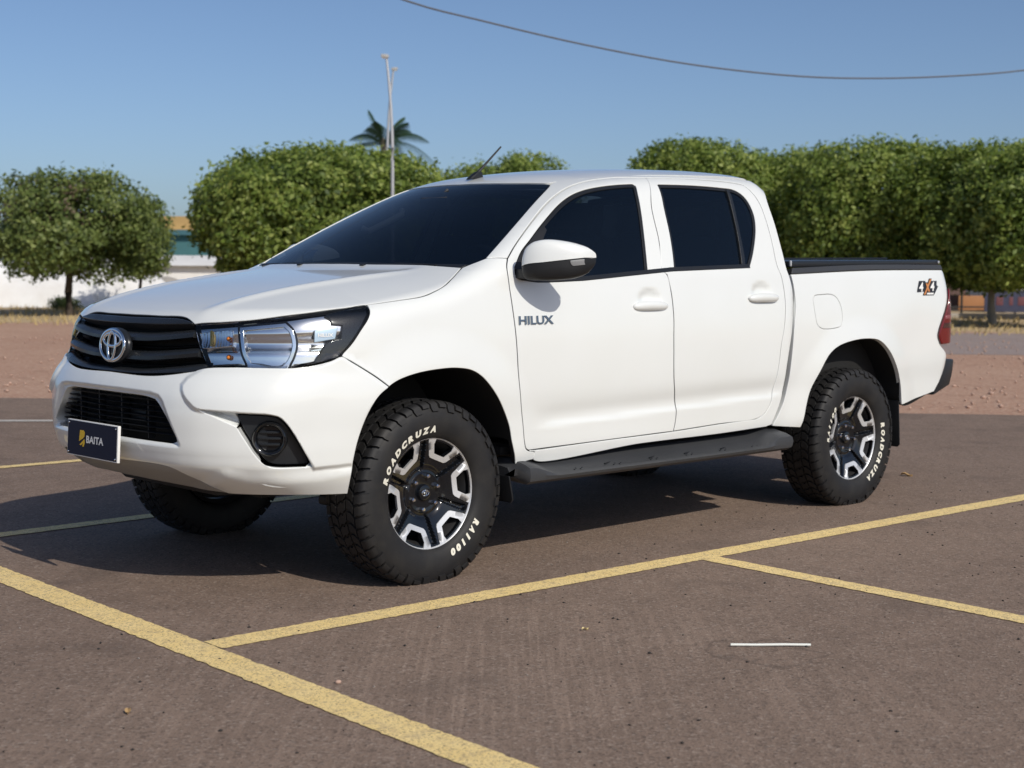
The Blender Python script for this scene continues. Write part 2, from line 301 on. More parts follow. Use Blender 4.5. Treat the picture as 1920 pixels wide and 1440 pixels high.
TR = {'lamp': [(0.8477, 0.4461, 1.0669, 1), (0.7912, 0.5706, 1.0783, 0), (0.7126, 0.6711, 1.0891, 0), (0.5562, 0.7797, 1.1164, 0), (0.4163, 0.8244, 1.1349, 0), (0.308, 0.8381, 1.1463, 0), (0.3199, 0.8732, 1.1171, 1), (0.3356, 0.8821, 1.0922, 0), (0.37, 0.8849, 1.052, 0), (0.415, 0.8795, 0.9946, 0), (0.4589, 0.8731, 0.953, 0), (0.4983, 0.8614, 0.9357, 0), (0.5518, 0.8371, 0.9211, 0), (0.6258, 0.8095, 0.9111, 0), (0.7185, 0.7445, 0.9107, 0), (0.7968, 0.659, 0.9125, 0), (0.8634, 0.5581, 0.9068, 1), (0.8623, 0.5187, 0.9583, 0), (0.8631, 0.4958, 0.9978, 0)], 'fender': [(0.308, 0.8381, 1.1463, 1), (0.1597, 0.8537, 1.1624, 0), (0.0341, 0.8602, 1.1778, 0), (-0.0424, 0.8492, 1.1988, 0), (-0.1043, 0.8339, 1.2202, 0), (-0.1883, 0.7948, 1.2566, 0), (-0.27, 0.754, 1.2938, 1), (-0.3114, 0.7645, 1.3092, 0), (-0.3456, 0.7776, 1.3223, 0), (-0.3762, 0.7892, 1.3347, 1), (-0.4579, 0.8414, 1.3355, 1), (-0.4332, 0.8642, 1.2945, 0), (-0.4305, 0.8819, 1.2243, 0), (-0.437, 0.8924, 1.1473, 0), (-0.4524, 0.9041, 1.004, 0), (-0.4689, 0.9054, 0.8319, 0), (-0.4842, 0.904, 0.7276, 0), (-0.5029, 0.8979, 0.6313, 0), (-0.5172, 0.8955, 0.542, 0), (-0.5283, 0.8928, 0.513, 0), (-0.5467, 0.8892, 0.5018, 1), (-0.5667, 0.8855, 0.4968, 0), (-0.5933, 0.8809, 0.4933, 1), (-0.5942, 0.8715, 0.4563, 1), (-0.5396, 0.8771, 0.4522, 0), (-0.4775, 0.8767, 0.4416, 1), (-0.436, 0.8997, 0.5491, 0), (-0.4134, 0.9039, 0.6243, 0), (-0.3625, 0.9131, 0.7096, 0), (-0.295, 0.9221, 0.7902, 0), (-0.235, 0.9245, 0.8416, 0), (-0.177, 0.9259, 0.8692, 0), (-0.0916, 0.928, 0.882, 0), (-0.009, 0.9288, 0.8819, 0), (0.0971, 0.9281, 0.873, 0), (0.1742, 0.9264, 0.8584, 0), (0.2242, 0.9246, 0.8427, 0), (0.2623, 0.9267, 0.8248, 1), (0.3248, 0.9108, 0.8698, 0), (0.4184, 0.8857, 0.9282, 0), (0.4603, 0.8747, 0.951, 0), (0.4589, 0.8731, 0.953, 1), (0.415, 0.8795, 0.9946, 0), (0.37, 0.8849, 1.052, 0), (0.3356, 0.8821, 1.0922, 0), (0.3199, 0.8732, 1.1171, 0)], 'hood': [(0.839, 0.3569, 1.0928, 1), (0.8477, 0.4461, 1.0669, 1), (0.7912, 0.5706, 1.0783, 0), (0.7126, 0.6711, 1.0891, 0), (0.5562, 0.7797, 1.1164, 0), (0.4163, 0.8244, 1.1349, 0), (0.308, 0.8381, 1.1463, 0), (0.1597, 0.8537, 1.1624, 0), (0.0341, 0.8602, 1.1778, 0), (-0.0424, 0.8492, 1.1988, 0), (-0.1043, 0.8339, 1.2202, 0), (-0.1883, 0.7948, 1.2566, 0), (-0.27, 0.754, 1.2938, 1)], 'strip_top': [(0.8131, -0.4975, 1.0887, 1), (0.8518, -0.2117, 1.0925, 0), (0.8569, 0.0003, 1.0937, 0), (0.8511, 0.1981, 1.0937, 0), (0.839, 0.3569, 1.0928, 0), (0.8441, 0.4387, 1.0735, 1), (0.8516, 0.4346, 1.0652, 1), (0.8931, -0.0368, 1.0579, 0), (0.8478, -0.4648, 1.0601, 0)], 'grille_low': [(0.9139, -0.4798, 0.8641, 1), (0.9582, -0.1877, 0.8671, 0), (0.9656, 0.0445, 0.8669, 0), (0.9532, 0.2646, 0.8649, 0), (0.9339, 0.3649, 0.8714, 0), (0.8993, 0.4699, 0.8862, 0), (0.8673, 0.5577, 0.904, 0)], 'bumper': [(0.9656, 0.0445, 0.8669, 1), (0.9532, 0.2646, 0.8649, 0), (0.9339, 0.3649, 0.8714, 0), (0.8993, 0.4699, 0.8862, 0), (0.8634, 0.5581, 0.9068, 0), (0.7968, 0.659, 0.9125, 1), (0.7185, 0.7445, 0.9107, 0), (0.6258, 0.8095, 0.9111, 0), (0.5518, 0.8371, 0.9211, 0), (0.4983, 0.8614, 0.9357, 0), (0.4603, 0.8747, 0.951, 0), (0.4184, 0.8857, 0.9282, 0), (0.3248, 0.9108, 0.8698, 0), (0.2623, 0.9267, 0.8248, 1), (0.3197, 0.9306, 0.7872, 0), (0.3639, 0.9165, 0.7146, 0), (0.4001, 0.9066, 0.6248, 0), (0.4149, 0.8974, 0.551, 0), (0.4229, 0.89, 0.4855, 0), (0.4096, 0.8482, 0.4015, 1), (0.6022, 0.7457, 0.4039, 0), (0.7107, 0.6173, 0.4023, 0), (0.7531, 0.5344, 0.4014, 1), (0.8878, 0.4672, 0.4752, 0), (0.9467, 0.4195, 0.511, 0), (0.9835, 0.1024, 0.5106, 0)], 'valance': [(0.753, 0.5343, 0.4013, 1), (0.8878, 0.4672, 0.4752, 0), (0.9467, 0.4195, 0.511, 0), (0.9835, 0.1024, 0.5106, 0), (0.9537, -0.3175, 0.5008, 0), (0.8497, -0.5349, 0.4287, 1), (0.8565, -0.0435, 0.4268, 0), (0.8253, 0.2908, 0.4189, 0), (0.7866, 0.4933, 0.4116, 0)], 'intake': [(0.9698, -0.449, 0.7803, 1), (0.9908, -0.1308, 0.7867, 0), (0.9905, 0.1325, 0.7871, 0), (0.9768, 0.2963, 0.7831, 0), (0.9707, 0.3528, 0.7744, 1), (0.9688, 0.3822, 0.7526, 0), (0.9566, 0.4813, 0.6363, 1), (0.9511, 0.4768, 0.6245, 0), (0.9504, 0.459, 0.6159, 0), (0.966, 0.3957, 0.6152, 1), (0.993, 0.1833, 0.6179, 0), (0.9853, -0.2636, 0.6198, 0), (0.9488, -0.4696, 0.6223, 0)], 'fog': [(0.8055, 0.6728, 0.7226, 1), (0.8026, 0.675, 0.7316, 1), (0.704, 0.756, 0.7225, 0), (0.6805, 0.7691, 0.7138, 0), (0.6555, 0.78, 0.6902, 0), (0.6197, 0.7914, 0.6375, 0), (0.5832, 0.8023, 0.5752, 0), (0.5669, 0.8057, 0.541, 1), (0.574, 0.8016, 0.5302, 1), (0.6891, 0.7486, 0.5348, 0), (0.713, 0.7361, 0.5466, 0), (0.7373, 0.7244, 0.5749, 0), (0.7675, 0.706, 0.6301, 0), (0.7869, 0.6907, 0.6702, 0)], 'ws': [(-0.2747, 0.7489, 1.2908, 1), (-0.3762, 0.7892, 1.3347, 1), (-0.5157, 0.7411, 1.4147, 0), (-0.6724, 0.6834, 1.5029, 0), (-0.8454, 0.6138, 1.5955, 0), (-0.9929, 0.5528, 1.6678, 0), (-1.0388, 0.5291, 1.6879, 1), (-1.0322, 0.5084, 1.6897, 1), (-0.9534, 0.279, 1.6928, 0), (-0.9208, -0.0395, 1.6932, 0)], 'frame_in': [(-0.4579, 0.8414, 1.3355, 1), (-0.5221, 0.8131, 1.3855, 0), (-0.6472, 0.7622, 1.468, 0), (-0.8266, 0.6863, 1.5706, 0), (-0.947, 0.6469, 1.6287, 0), (-1.0512, 0.6257, 1.6698, 0), (-1.1426, 0.6188, 1.6952, 0), (-1.2657, 0.6111, 1.7165, 0), (-1.4098, 0.614, 1.7317, 0), (-1.5798, 0.6358, 1.738, 0), (-1.9909, 0.6531, 1.7454, 0), (-2.2469, 0.667, 1.7388, 0), (-2.317, 0.6783, 1.7277, 0), (-2.3546, 0.7099, 1.6873, 0), (-2.3851, 0.7424, 1.6185, 0), (-2.3897, 0.8011, 1.4711, 0), (-2.3741, 0.8586, 1.316, 0), (-2.3867, 0.8715, 1.2732, 0), (-2.3897, 0.8727, 1.268, 1), (-2.4023, 0.8843, 1.1959, 0), (-2.4051, 0.8954, 1.1031, 0), (-2.3898, 0.9027, 1.0002, 0), (-2.3633, 0.9043, 0.9028, 0), (-2.3527, 0.9022, 0.8221, 0), (-2.3338, 0.8821, 0.6929, 0), (-2.3058, 0.8814, 0.5976, 0), (-2.2598, 0.8792, 0.552, 0), (-2.1956, 0.8784, 0.5304, 1), (-1.888, 0.8795, 0.525, 0), (-1.534, 0.8797, 0.5137, 0), (-0.982, 0.8771, 0.5059, 0), (-0.5467, 0.8892, 0.5018, 0)], 'frame_rear': [(-2.419, 0.6703, 1.7331, 1), (-2.4572, 0.7266, 1.6494, 0), (-2.4584, 0.7802, 1.5233, 0), (-2.4506, 0.8443, 1.3565, 0), (-2.4501, 0.8665, 1.2902, 0), (-2.4567, 0.8716, 1.2707, 0), (-2.4859, 0.8782, 1.185, 0), (-2.4978, 0.8812, 1.1067, 0), (-2.4726, 0.8924, 1.0032, 0), (-2.4284, 0.9011, 0.8353, 0), (-2.4015, 0.8819, 0.6245, 0), (-2.3313, 0.8724, 0.4902, 1), (-2.2865, 0.871, 0.4827, 1), (-1.9003, 0.871, 0.4744, 0), (-1.3115, 0.8717, 0.4714, 0), (-0.5933, 0.8717, 0.4568, 0), (-0.5933, 0.8809, 0.4933, 1)], 'frame_front': [(-0.3762, 0.7892, 1.3347, 1), (-0.5157, 0.7411, 1.4147, 0), (-0.6724, 0.6834, 1.5029, 0), (-0.8454, 0.6138, 1.5955, 0), (-0.9929, 0.5528, 1.6678, 0), (-1.0388, 0.5291, 1.6879, 0)], 'front_door': [(-0.4579, 0.8414, 1.3355, 1), (-0.4332, 0.8642, 1.2945, 0), (-0.4305, 0.8819, 1.2243, 0), (-0.437, 0.8924, 1.1473, 0), (-0.4524, 0.9041, 1.004, 0), (-0.4689, 0.9054, 0.8319, 0), (-0.4842, 0.904, 0.7276, 0), (-0.5029, 0.8979, 0.6313, 0), (-0.5172, 0.8955, 0.542, 0), (-0.5283, 0.8928, 0.513, 0), (-0.5467, 0.8892, 0.5018, 1), (-0.982, 0.8771, 0.5059, 0), (-1.4705, 0.8797, 0.513, 0), (-1.5364, 0.8797, 0.5136, 1), (-1.5467, 0.8827, 0.5597, 0), (-1.5487, 0.8805, 0.6346, 0), (-1.5088, 0.9024, 0.7654, 0), (-1.4961, 0.9082, 0.9571, 0), (-1.4993, 0.9034, 1.0599, 0), (-1.4928, 0.891, 1.1784, 0), (-1.4762, 0.8775, 1.2651, 0), (-1.4461, 0.8716, 1.2886, 1), (-1.4779, 0.8211, 1.4309, 0), (-1.4969, 0.7546, 1.5989, 0), (-1.5822, 0.6359, 1.7381, 0), (-1.5625, 0.6348, 1.7372, 1), (-1.4098, 0.614, 1.7317, 0), (-1.2657, 0.6111, 1.7165, 0), (-1.1426, 0.6188, 1.6952, 0), (-1.0512, 0.6257, 1.6698, 0), (-0.947, 0.6469, 1.6287, 0), (-0.8266, 0.6863, 1.5706, 0), (-0.6472, 0.7622, 1.468, 0), (-0.5221, 0.8131, 1.3855, 0)], 'rear_door': [(-1.5822, 0.6359, 1.7381, 1), (-1.4969, 0.7546, 1.5989, 0), (-1.4779, 0.8211, 1.4309, 0), (-1.4461, 0.8716, 1.2886, 0), (-1.4762, 0.8775, 1.2651, 1), (-1.4928, 0.891, 1.1784, 0), (-1.4993, 0.9034, 1.0599, 0), (-1.4961, 0.9082, 0.9571, 0), (-1.5088, 0.9024, 0.7654, 0), (-1.5487, 0.8805, 0.6346, 0), (-1.5467, 0.8827, 0.5597, 0), (-1.5364, 0.8797, 0.5136, 1), (-1.888, 0.8795, 0.525, 0), (-2.1956, 0.8784, 0.5304, 0), (-2.2598, 0.8792, 0.552, 0), (-2.3058, 0.8814, 0.5976, 0), (-2.3338, 0.8821, 0.6929, 0), (-2.3527, 0.9022, 0.8221, 0), (-2.3633, 0.9043, 0.9028, 0), (-2.3898, 0.9027, 1.0002, 0), (-2.4051, 0.8954, 1.1031, 0), (-2.4023, 0.8843, 1.1959, 0), (-2.3897, 0.8727, 1.268, 0), (-2.3741, 0.8586, 1.316, 0), (-2.3897, 0.8011, 1.4711, 0), (-2.3851, 0.7424, 1.6185, 0), (-2.3546, 0.7099, 1.6873, 0), (-2.317, 0.6783, 1.7277, 0), (-2.2469, 0.667, 1.7388, 0), (-1.9909, 0.6531, 1.7454, 0), (-1.742, 0.6431, 1.7435, 0)], 'front_window': [(-0.479, 0.8663, 1.2957, 1), (-0.475, 0.8743, 1.2673, 0), (-0.4861, 0.8774, 1.2513, 0), (-0.5052, 0.8784, 1.2452, 1), (-0.6072, 0.8799, 1.2351, 0), (-0.8923, 0.8796, 1.242, 0), (-1.3358, 0.8758, 1.2727, 1), (-1.3536, 0.8496, 1.3545, 0), (-1.3984, 0.7814, 1.5321, 0), (-1.4237, 0.7311, 1.6444, 0), (-1.4463, 0.6956, 1.6891, 1), (-1.4385, 0.6853, 1.6979, 1), (-1.3324, 0.6843, 1.6902, 0), (-1.2139, 0.6861, 1.6765, 0), (-1.0963, 0.6898, 1.6561, 0), (-1.0052, 0.697, 1.6294, 0), (-0.8995, 0.7202, 1.5834, 0), (-0.739, 0.7742, 1.4921, 0), (-0.6227, 0.8137, 1.416, 0), (-0.5422, 0.8393, 1.3606, 0)], 'rear_window': [(-1.6134, 0.6941, 1.6995, 1), (-1.6266, 0.6908, 1.7034, 1), (-1.8766, 0.6929, 1.7086, 0), (-2.1041, 0.6981, 1.7054, 0), (-2.2006, 0.7036, 1.6986, 0), (-2.2519, 0.7183, 1.6746, 0), (-2.2845, 0.7373, 1.6325, 0), (-2.2964, 0.7618, 1.5724, 0), (-2.2781, 0.7876, 1.5075, 0), (-2.2346, 0.8167, 1.434, 0), (-2.1773, 0.8458, 1.357, 0), (-2.1363, 0.8622, 1.3096, 1), (-2.1059, 0.8645, 1.3031, 1), (-1.536, 0.8723, 1.2858, 1), (-1.5559, 0.8436, 1.3709, 0), (-1.5746, 0.8052, 1.4711, 0), (-1.589, 0.7538, 1.6004, 0)], 'divider': [(-2.1359, 0.7028, 1.6994, 1), (-2.1537, 0.7024, 1.7001, 0), (-2.138, 0.788, 1.5084, 1), (-2.0958, 0.8615, 1.3123, 0), (-2.0737, 0.8616, 1.3122, 1), (-2.1102, 0.7967, 1.4867, 0)], 'bed': [(-2.4783, 0.8719, 1.2692, 1), (-2.4935, 0.8853, 1.1851, 0), (-2.4963, 0.895, 1.1019, 0), (-2.4766, 0.9023, 0.9982, 0), (-2.4587, 0.902, 0.8342, 0), (-2.4315, 0.8819, 0.6229, 0), (-2.3431, 0.8709, 0.4836, 1), (-2.5785, 0.8807, 0.46, 1), (-2.6269, 0.9007, 0.6408, 0), (-2.7041, 0.9146, 0.7562, 0), (-2.7808, 0.9185, 0.8425, 0), (-2.8627, 0.9209, 0.8847, 0), (-2.998, 0.9246, 0.9108, 0), (-3.1423, 0.9252, 0.9169, 0), (-3.2568, 0.9237, 0.9033, 0), (-3.3548, 0.9233, 0.8484, 0), (-3.4429, 0.9192, 0.7561, 0), (-3.5066, 0.9071, 0.6577, 0), (-3.5413, 0.8996, 0.5257, 1), (-3.9312, 0.8747, 0.5798, 1), (-4.0084, 0.874, 0.6641, 0), (-4.0586, 0.8792, 0.7684, 0)], 'bed_light': [(-3.9484, 0.8946, 0.8587, 1), (-3.9176, 0.8953, 0.9072, 0), (-3.9286, 0.8953, 0.9488, 0), (-3.9683, 0.8936, 1.0107, 0), (-4.006, 0.8894, 1.066, 0), (-4.0447, 0.8781, 1.1355, 0)], 'fuel': [(-2.653, 0.8914, 1.1367, 1), (-2.6689, 0.8894, 1.155, 0), (-2.7425, 0.8892, 1.1624, 0), (-2.8248, 0.8903, 1.1618, 0), (-2.8688, 0.8929, 1.1453, 0), (-2.9053, 0.8985, 1.0965, 0), (-2.9141, 0.9042, 1.0263, 0), (-2.8962, 0.9075, 0.9933, 0), (-2.8191, 0.9057, 0.9799, 0), (-2.7289, 0.9035, 0.9819, 0), (-2.6838, 0.9023, 1.0042, 0), (-2.6643, 0.8981, 1.068, 0)], 'sticker': [(-3.6867, 0.8871, 1.1781, 1), (-3.9698, 0.8761, 1.2057, 0), (-3.8877, 0.8865, 1.1477, 0), (-3.7389, 0.8894, 1.1489, 0), (-3.7346, 0.8796, 1.2297, 0), (-3.9697, 0.8719, 1.2351, 0)], 'badge': [(-0.4692, 0.9014, 1.0505, 1), (-0.4739, 0.8986, 1.0853, 0), (-0.6814, 0.8979, 1.0901, 0), (-0.68, 0.9007, 1.0561, 0)], 'handle_f': [(-1.2064, 0.8972, 1.1229, 1), (-1.4618, 0.8976, 1.1236, 0), (-1.353, 0.8763, 1.1674, 0), (-1.3388, 0.9003, 1.0924, 0)], 'handle_r': [(-2.0828, 0.8919, 1.1533, 1), (-2.3419, 0.8904, 1.1535, 0), (-2.2295, 0.8694, 1.1982, 0), (-2.199, 0.8938, 1.1244, 0)], 'fog_c': [(0.7072, 0.7505, 0.6386, 1)], 'lamp_black': [(0.4855, 0.8037, 1.112, 1), (0.4005, 0.804, 1.1322, 0), (0.2956, 0.8194, 1.1426, 0), (0.312, 0.8589, 1.1146, 1), (0.3638, 0.8739, 1.0534, 0), (0.4496, 0.861, 0.956, 0), (0.4926, 0.8475, 0.9375, 0), (0.5475, 0.8249, 0.9249, 0), (0.5043, 0.8378, 0.9955, 1), (0.4924, 0.8412, 1.0069, 1), (0.444, 0.857, 1.0178, 1), (0.4336, 0.8512, 1.069, 1), (0.4726, 0.8357, 1.0732, 1), (0.4743, 0.8239, 1.095, 0)], 'lamp_plate': [(0.5409, 0.8134, 1.0508, 1), (0.4509, 0.8472, 1.063, 1), (0.4662, 0.8498, 1.0154, 1), (0.5474, 0.8188, 1.0018, 1)], 'lamp_main': [(0.7477, 0.6246, 1.0575, 1), (0.6249, 0.7378, 1.074, 1), (0.6148, 0.7627, 1.0477, 0), (0.6096, 0.776, 1.0096, 0), (0.6128, 0.779, 0.9791, 0), (0.6277, 0.7733, 0.937, 0), (0.6476, 0.7651, 0.9174, 0), (0.7448, 0.6762, 0.9205, 1), (0.7545, 0.6573, 0.9552, 0), (0.7561, 0.6432, 1.0046, 0)], 'lamp_turn': [(0.8393, 0.4552, 1.0422, 1), (0.7679, 0.5935, 1.0589, 1), (0.7811, 0.6158, 0.9888, 1), (0.8476, 0.4957, 0.9741, 1)], 'lamp_pts': [(0.8149, 0.5217, 1.0439, 1), (0.8266, 0.5389, 0.987, 1), (0.7867, 0.5972, 1.0152, 1), (0.7937, 0.6083, 0.9447, 1)]}
# ================================================================ panels: outlines laid on the body surface
PCACHE = {}
class Ortho:
    def __init__(s, d, up=(0, 0, 1)):
        s.d = unit(d); s.r = unit(np.cross(up, s.d)); s.u = np.cross(s.d, s.r)
    def to2(s, P): P = np.asarray(P); return np.stack([P@s.r, P@s.u], -1)
    def rays(s, q, ref):
        t = float(np.mean(ref@s.d))
        return q[:, :1]*s.r+q[:, 1:]*s.u+(t+.7)*s.d, np.repeat(-s.d[None], len(q), 0)
class Cyl:
    def __init__(s, xa=-.3, rho=1.2): s.xa, s.rho = xa, rho
    def to2(s, P): P = np.asarray(P); return np.stack([np.arctan2(P[..., 1], P[..., 0]-s.xa)*s.rho, P[..., 2]], -1)
    def rays(s, q, ref):
        a = q[:, 0]/s.rho; d = np.stack([np.cos(a), np.sin(a), 0*a], -1)
        O = d*1.9; O[:, 0] += s.xa; O[:, 2] = q[:, 1]
        return O, -d
def dense(ctrl, step=.012, closed=True):
    n = len(ctrl); P = [np.array(c[:3], float) for c in ctrl]; cf = [bool(c[3]) if len(c) > 3 else False for c in ctrl]
    if not any(cf): cf[0] = True
    k0 = cf.index(True); P = P[k0:]+P[:k0]; cf = cf[k0:]+cf[:k0]
    ids = [i for i in range(n) if cf[i]]; out = []
    for a, b in zip(ids, ids[1:]+[n]):
        run = [P[i % n] for i in range(a, b+1)]
        if not closed and b == n: run = run[:-1]
        m = len(run)
        for i in range(m-1):
            p1, p2 = run[i], run[i+1]; p0 = run[i-1] if i > 0 else 2*p1-p2; p3 = run[i+2] if i+2 < m else 2*p2-p1
            L = np.linalg.norm(p2-p1); k = max(1, int(round(L/step)))
            d0, d1, d2 = [max(1e-6, np.linalg.norm(q)**.5) for q in (p1-p0, p2-p1, p3-p2)]
            m1 = ((p1-p0)/d0-(p2-p0)/(d0+d1)+(p2-p1)/d1)*d1; m2 = ((p2-p1)/d1-(p3-p1)/(d1+d2)+(p3-p2)/d2)*d1
            for j in range(k):
                t = j/k
                out.append((2*t**3-3*t*t+1)*p1+(t**3-2*t*t+t)*m1+(3*t*t-2*t**3)*p2+(t**3-t*t)*m2)
        if not closed and b == n: out.append(run[-1])
    return np.array(out)
def area2(q): return .5*np.sum(q[:, 0]*np.roll(q[:, 1], -1)-np.roll(q[:, 0], -1)*q[:, 1])
def inset2(q, d):
    """move a CCW polygon inward by d (outward for a CW one)"""
    a = q-np.roll(q, 1, 0); b = np.roll(q, -1, 0)-q
    na = np.stack([-a[:, 1], a[:, 0]], -1)/np.maximum(1e-9, np.linalg.norm(a, axis=1))[:, None]
    nb = np.stack([-b[:, 1], b[:, 0]], -1)/np.maximum(1e-9, np.linalg.norm(b, axis=1))[:, None]
    n = na+nb; l2 = np.maximum((n*n).sum(1), .35)
    return q+n*(2*d/l2)[:, None]
def inside2(p, loops):
    ins = np.zeros(len(p), bool)
    for q in loops:
        a = q; b = np.roll(q, -1, 0)
        for i in range(len(q)):
            if a[i, 1] == b[i, 1]: continue
            c = (a[i, 1] > p[:, 1]) != (b[i, 1] > p[:, 1])
            ins ^= c & (p[:, 0] < (b[i, 0]-a[i, 0])*(p[:, 1]-a[i, 1])/(b[i, 1]-a[i, 1])+a[i, 0])
    return ins
def tri2(loops, grid, extra=None):
    pts = np.concatenate(loops); edges = []; k = 0
    for q in loops:
        n = len(q); edges += [(k+i, k+(i+1) % n) for i in range(n)]; k += n
    nb = len(pts)
    if grid:
        lo, hi = pts.min(0), pts.max(0)
        gx, gy = np.meshgrid(np.arange(lo[0], hi[0], grid), np.arange(lo[1], hi[1], grid*.87)); gx = gx+(np.arange(gx.shape[0]) % 2)[:, None]*grid*.5
        g = np.stack([gx.ravel(), gy.ravel()], -1); g = g[inside2(g, loops)]
        keep = np.ones(len(g), bool)
        for i in range(0, nb, 400):
            d = ((g[:, None]-pts[None, i:i+400])**2).sum(-1).min(1); keep &= d > (.45*grid)**2
        g = g[keep]
        if extra is not None:
            e = extra[inside2(extra, loops)]
            de = np.concatenate([((e[i:i+300, None]-pts[None])**2).sum(-1).min(1) for i in range(0, len(e), 300)]); e = e[de > .003**2]
            kg = np.ones(len(g), bool)
            for i in range(0, len(e), 400): kg &= ((g[:, None]-e[None, i:i+400])**2).sum(-1).min(1) > (.6*grid)**2
            g = np.concatenate([g[kg], e])
        pts = np.concatenate([pts, g])
    r = delaunay_2d_cdt([Vector(p) for p in pts], edges, [], 0, 1e-7)
    V = np.array([v[:] for v in r[0]]); T = np.array([f for f in r[2]])
    c = V[T].mean(1); T = T[inside2(c, loops)]
    a = V[T]; cr = (a[:, 1, 0]-a[:, 0, 0])*(a[:, 2, 1]-a[:, 0, 1])-(a[:, 1, 1]-a[:, 0, 1])*(a[:, 2, 0]-a[:, 0, 0])
    T = T[np.abs(cr) > 1e-12]; cr = cr[np.abs(cr) > 1e-12]
    T[cr < 0] = T[cr < 0][:, ::-1]
    return V, T
def panel(name, parent, m, proj, field, loops, gap=.002, rad=.0025, depth=.022, grid=.03, off=0., inset=None, mir=False, edge_mat=None, flange=True, extra=None):
    key = (name, len(loops), np.round(np.asarray(loops[0], float).sum(0), 5).tobytes(), str(inset), str(off) if not callable(off) else 'fn', grid, gap)
    if mir and key in PCACHE:                                    # the right-hand twin of a panel already laid out on the left
        V, NN, Fc, mi = PCACHE[key]
        return mesh(name, V*np.array([1, -1, 1]), [f[::-1] for f in Fc], [m, edge_mat or MATS['seam_shade']], parent, True, None if NN is None else NN*np.array([1, -1, 1]), mi)
    L3 = [np.asarray(l, float) for l in loops]; ref = np.concatenate(L3); L2 = []
    for i, l in enumerate(L3):
        q = proj.to2(l); a = area2(q)
        if (a > 0) != (i == 0): q = q[::-1]
        if inset is not None and inset[i]: q = inset2(q, inset[i] if i == 0 else -inset[i])
        L2.append(q)
    def put(q, o):
        O, D = proj.rays(q, ref); P, ok = march(field, O, D, 0, 1.9, 54); n = grad(field, P)
        oo = off(q) if callable(off) else off
        return P+n*np.reshape(oo+o, (-1, 1)) if not np.isscalar(oo+o) else P+n*(oo+o), n
    r0 = [inset2(q, gap+rad) for q in L2]
    V2, T = tri2(r0, grid, extra)
    P0, n0 = put(V2, 0.)
    V = [P0]; NN = [n0]; Fc = [tuple(t) for t in T]; mi = [0]*len(Fc); base = len(P0)
    if flange:
        for q in L2:
            a = put(inset2(q, gap+rad), 0.); b = put(inset2(q, gap+rad*.3), -rad*.3); c = put(inset2(q, gap), -rad); d = (c[0]-c[1]*depth, c[1])
            out3 = c[0]-a[0]+a[1]*rad; out3 /= np.maximum(1e-9, np.linalg.norm(out3, axis=1))[:, None]
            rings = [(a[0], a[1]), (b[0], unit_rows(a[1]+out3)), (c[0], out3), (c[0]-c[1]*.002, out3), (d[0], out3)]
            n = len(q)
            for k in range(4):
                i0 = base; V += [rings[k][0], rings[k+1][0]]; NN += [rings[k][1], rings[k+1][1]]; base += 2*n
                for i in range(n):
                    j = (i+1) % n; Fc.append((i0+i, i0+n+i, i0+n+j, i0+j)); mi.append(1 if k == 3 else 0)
    V = np.concatenate(V); NN = np.concatenate(NN)
    if not mir: PCACHE[key] = (V, None if callable(off) else NN, Fc, mi)
    if mir: V = V*np.array([1, -1, 1]); NN = NN*np.array([1, -1, 1]); Fc = [f[::-1] for f in Fc]
    if callable(off): NN = None
    return mesh(name, V, Fc, [m, edge_mat or MATS['seam_shade']], parent, True, NN, mi)  # default flange colour paints shade into the panel gaps
def unit_rows(a): return a/np.maximum(1e-9, np.linalg.norm(a, axis=1))[:, None]
def mirror_loop(half):
    """half outline from the centre line round the left side and back: add its mirror image"""
    return np.concatenate([half, (half*np.array([1, -1, 1]))[::-1]])
# ================================================================ materials
def paint():
    m = mat('white_paint', (.80, .80, .775), .38, 0, 1.0); b = nodes(m)[2]; b.inputs['Coat Roughness'].default_value = .02
    n = noise(m, 1.7, 3, vec=objc(m)); c = mixc(m, ramp(m, n.outputs[0], [(.35, 0.), (.7, 1.)]).outputs[0], (.765, .786, .772), (.742, .760, .738)); m.node_tree.links.new(c, b.inputs['Base Color'])
    return m
paint()
def plastic(name, c, r, sc=900., d=.0002):
    m = mat(name, c, r); n = noise(m, sc, 2, vec=objc(m)); bump(m, n.outputs[0], d, .5)
    n2 = noise(m, 6., 4, vec=objc(m)); L = m.node_tree.links
    L.new(ramp(m, n2.outputs[0], [(.3, max(.02, r-.08)), (.75, r+.1)]).outputs[0], nodes(m)[2].inputs['Roughness'])
    return m
plastic('black_plastic', (.012, .013, .015), .42); plastic('grey_plastic', (.040, .042, .046), .5); plastic('satin_black', (.016, .018, .021), .30)
mat('seam_shade', (.018, .018, .018), .7); mat('valance_shade', (.30, .295, .29), .55); mat('gloss_black', (.005, .006, .008), .10, 0, .3)  # seam: gap shade painted dark; valance: white lip with shade in its grey
mat('chrome', (.82, .84, .86), .07, 1.0); mat('lamp_chrome', (.86, .86, .86), .14, 1.0); mat('blue_chrome', (.78, .83, .87), .16, 1.0)
mat('plate_silver', (.45, .55, .64), .30, .5); mat('machined_alloy', (.70, .71, .72), .42, .55); mat('dark_metal', (.05, .05, .052), .5, .6); mat('underbody', (.012, .012, .012), .8)
mat('amber', (.75, .22, .02), .15, 0, 1.); mat('white_letter', (.72, .70, .60), .6); mat('decal_white', (.8, .8, .78), .4); mat('decal_orange', (.55, .22, .07), .4); mat('decal_black', (.02, .02, .024), .35)
mat('plate_navy', (.007, .010, .030), .5, 0, 0., .25); mat('plate_yellow', (.72, .46, .02), .4); mat('tail_red', (.13, .002, .004), .12, 0, .5); mat('tail_dark', (.03, .001, .002), .1, 0, 1.); mat('tail_pink', (.26, .06, .07), .12, 0, 1.)
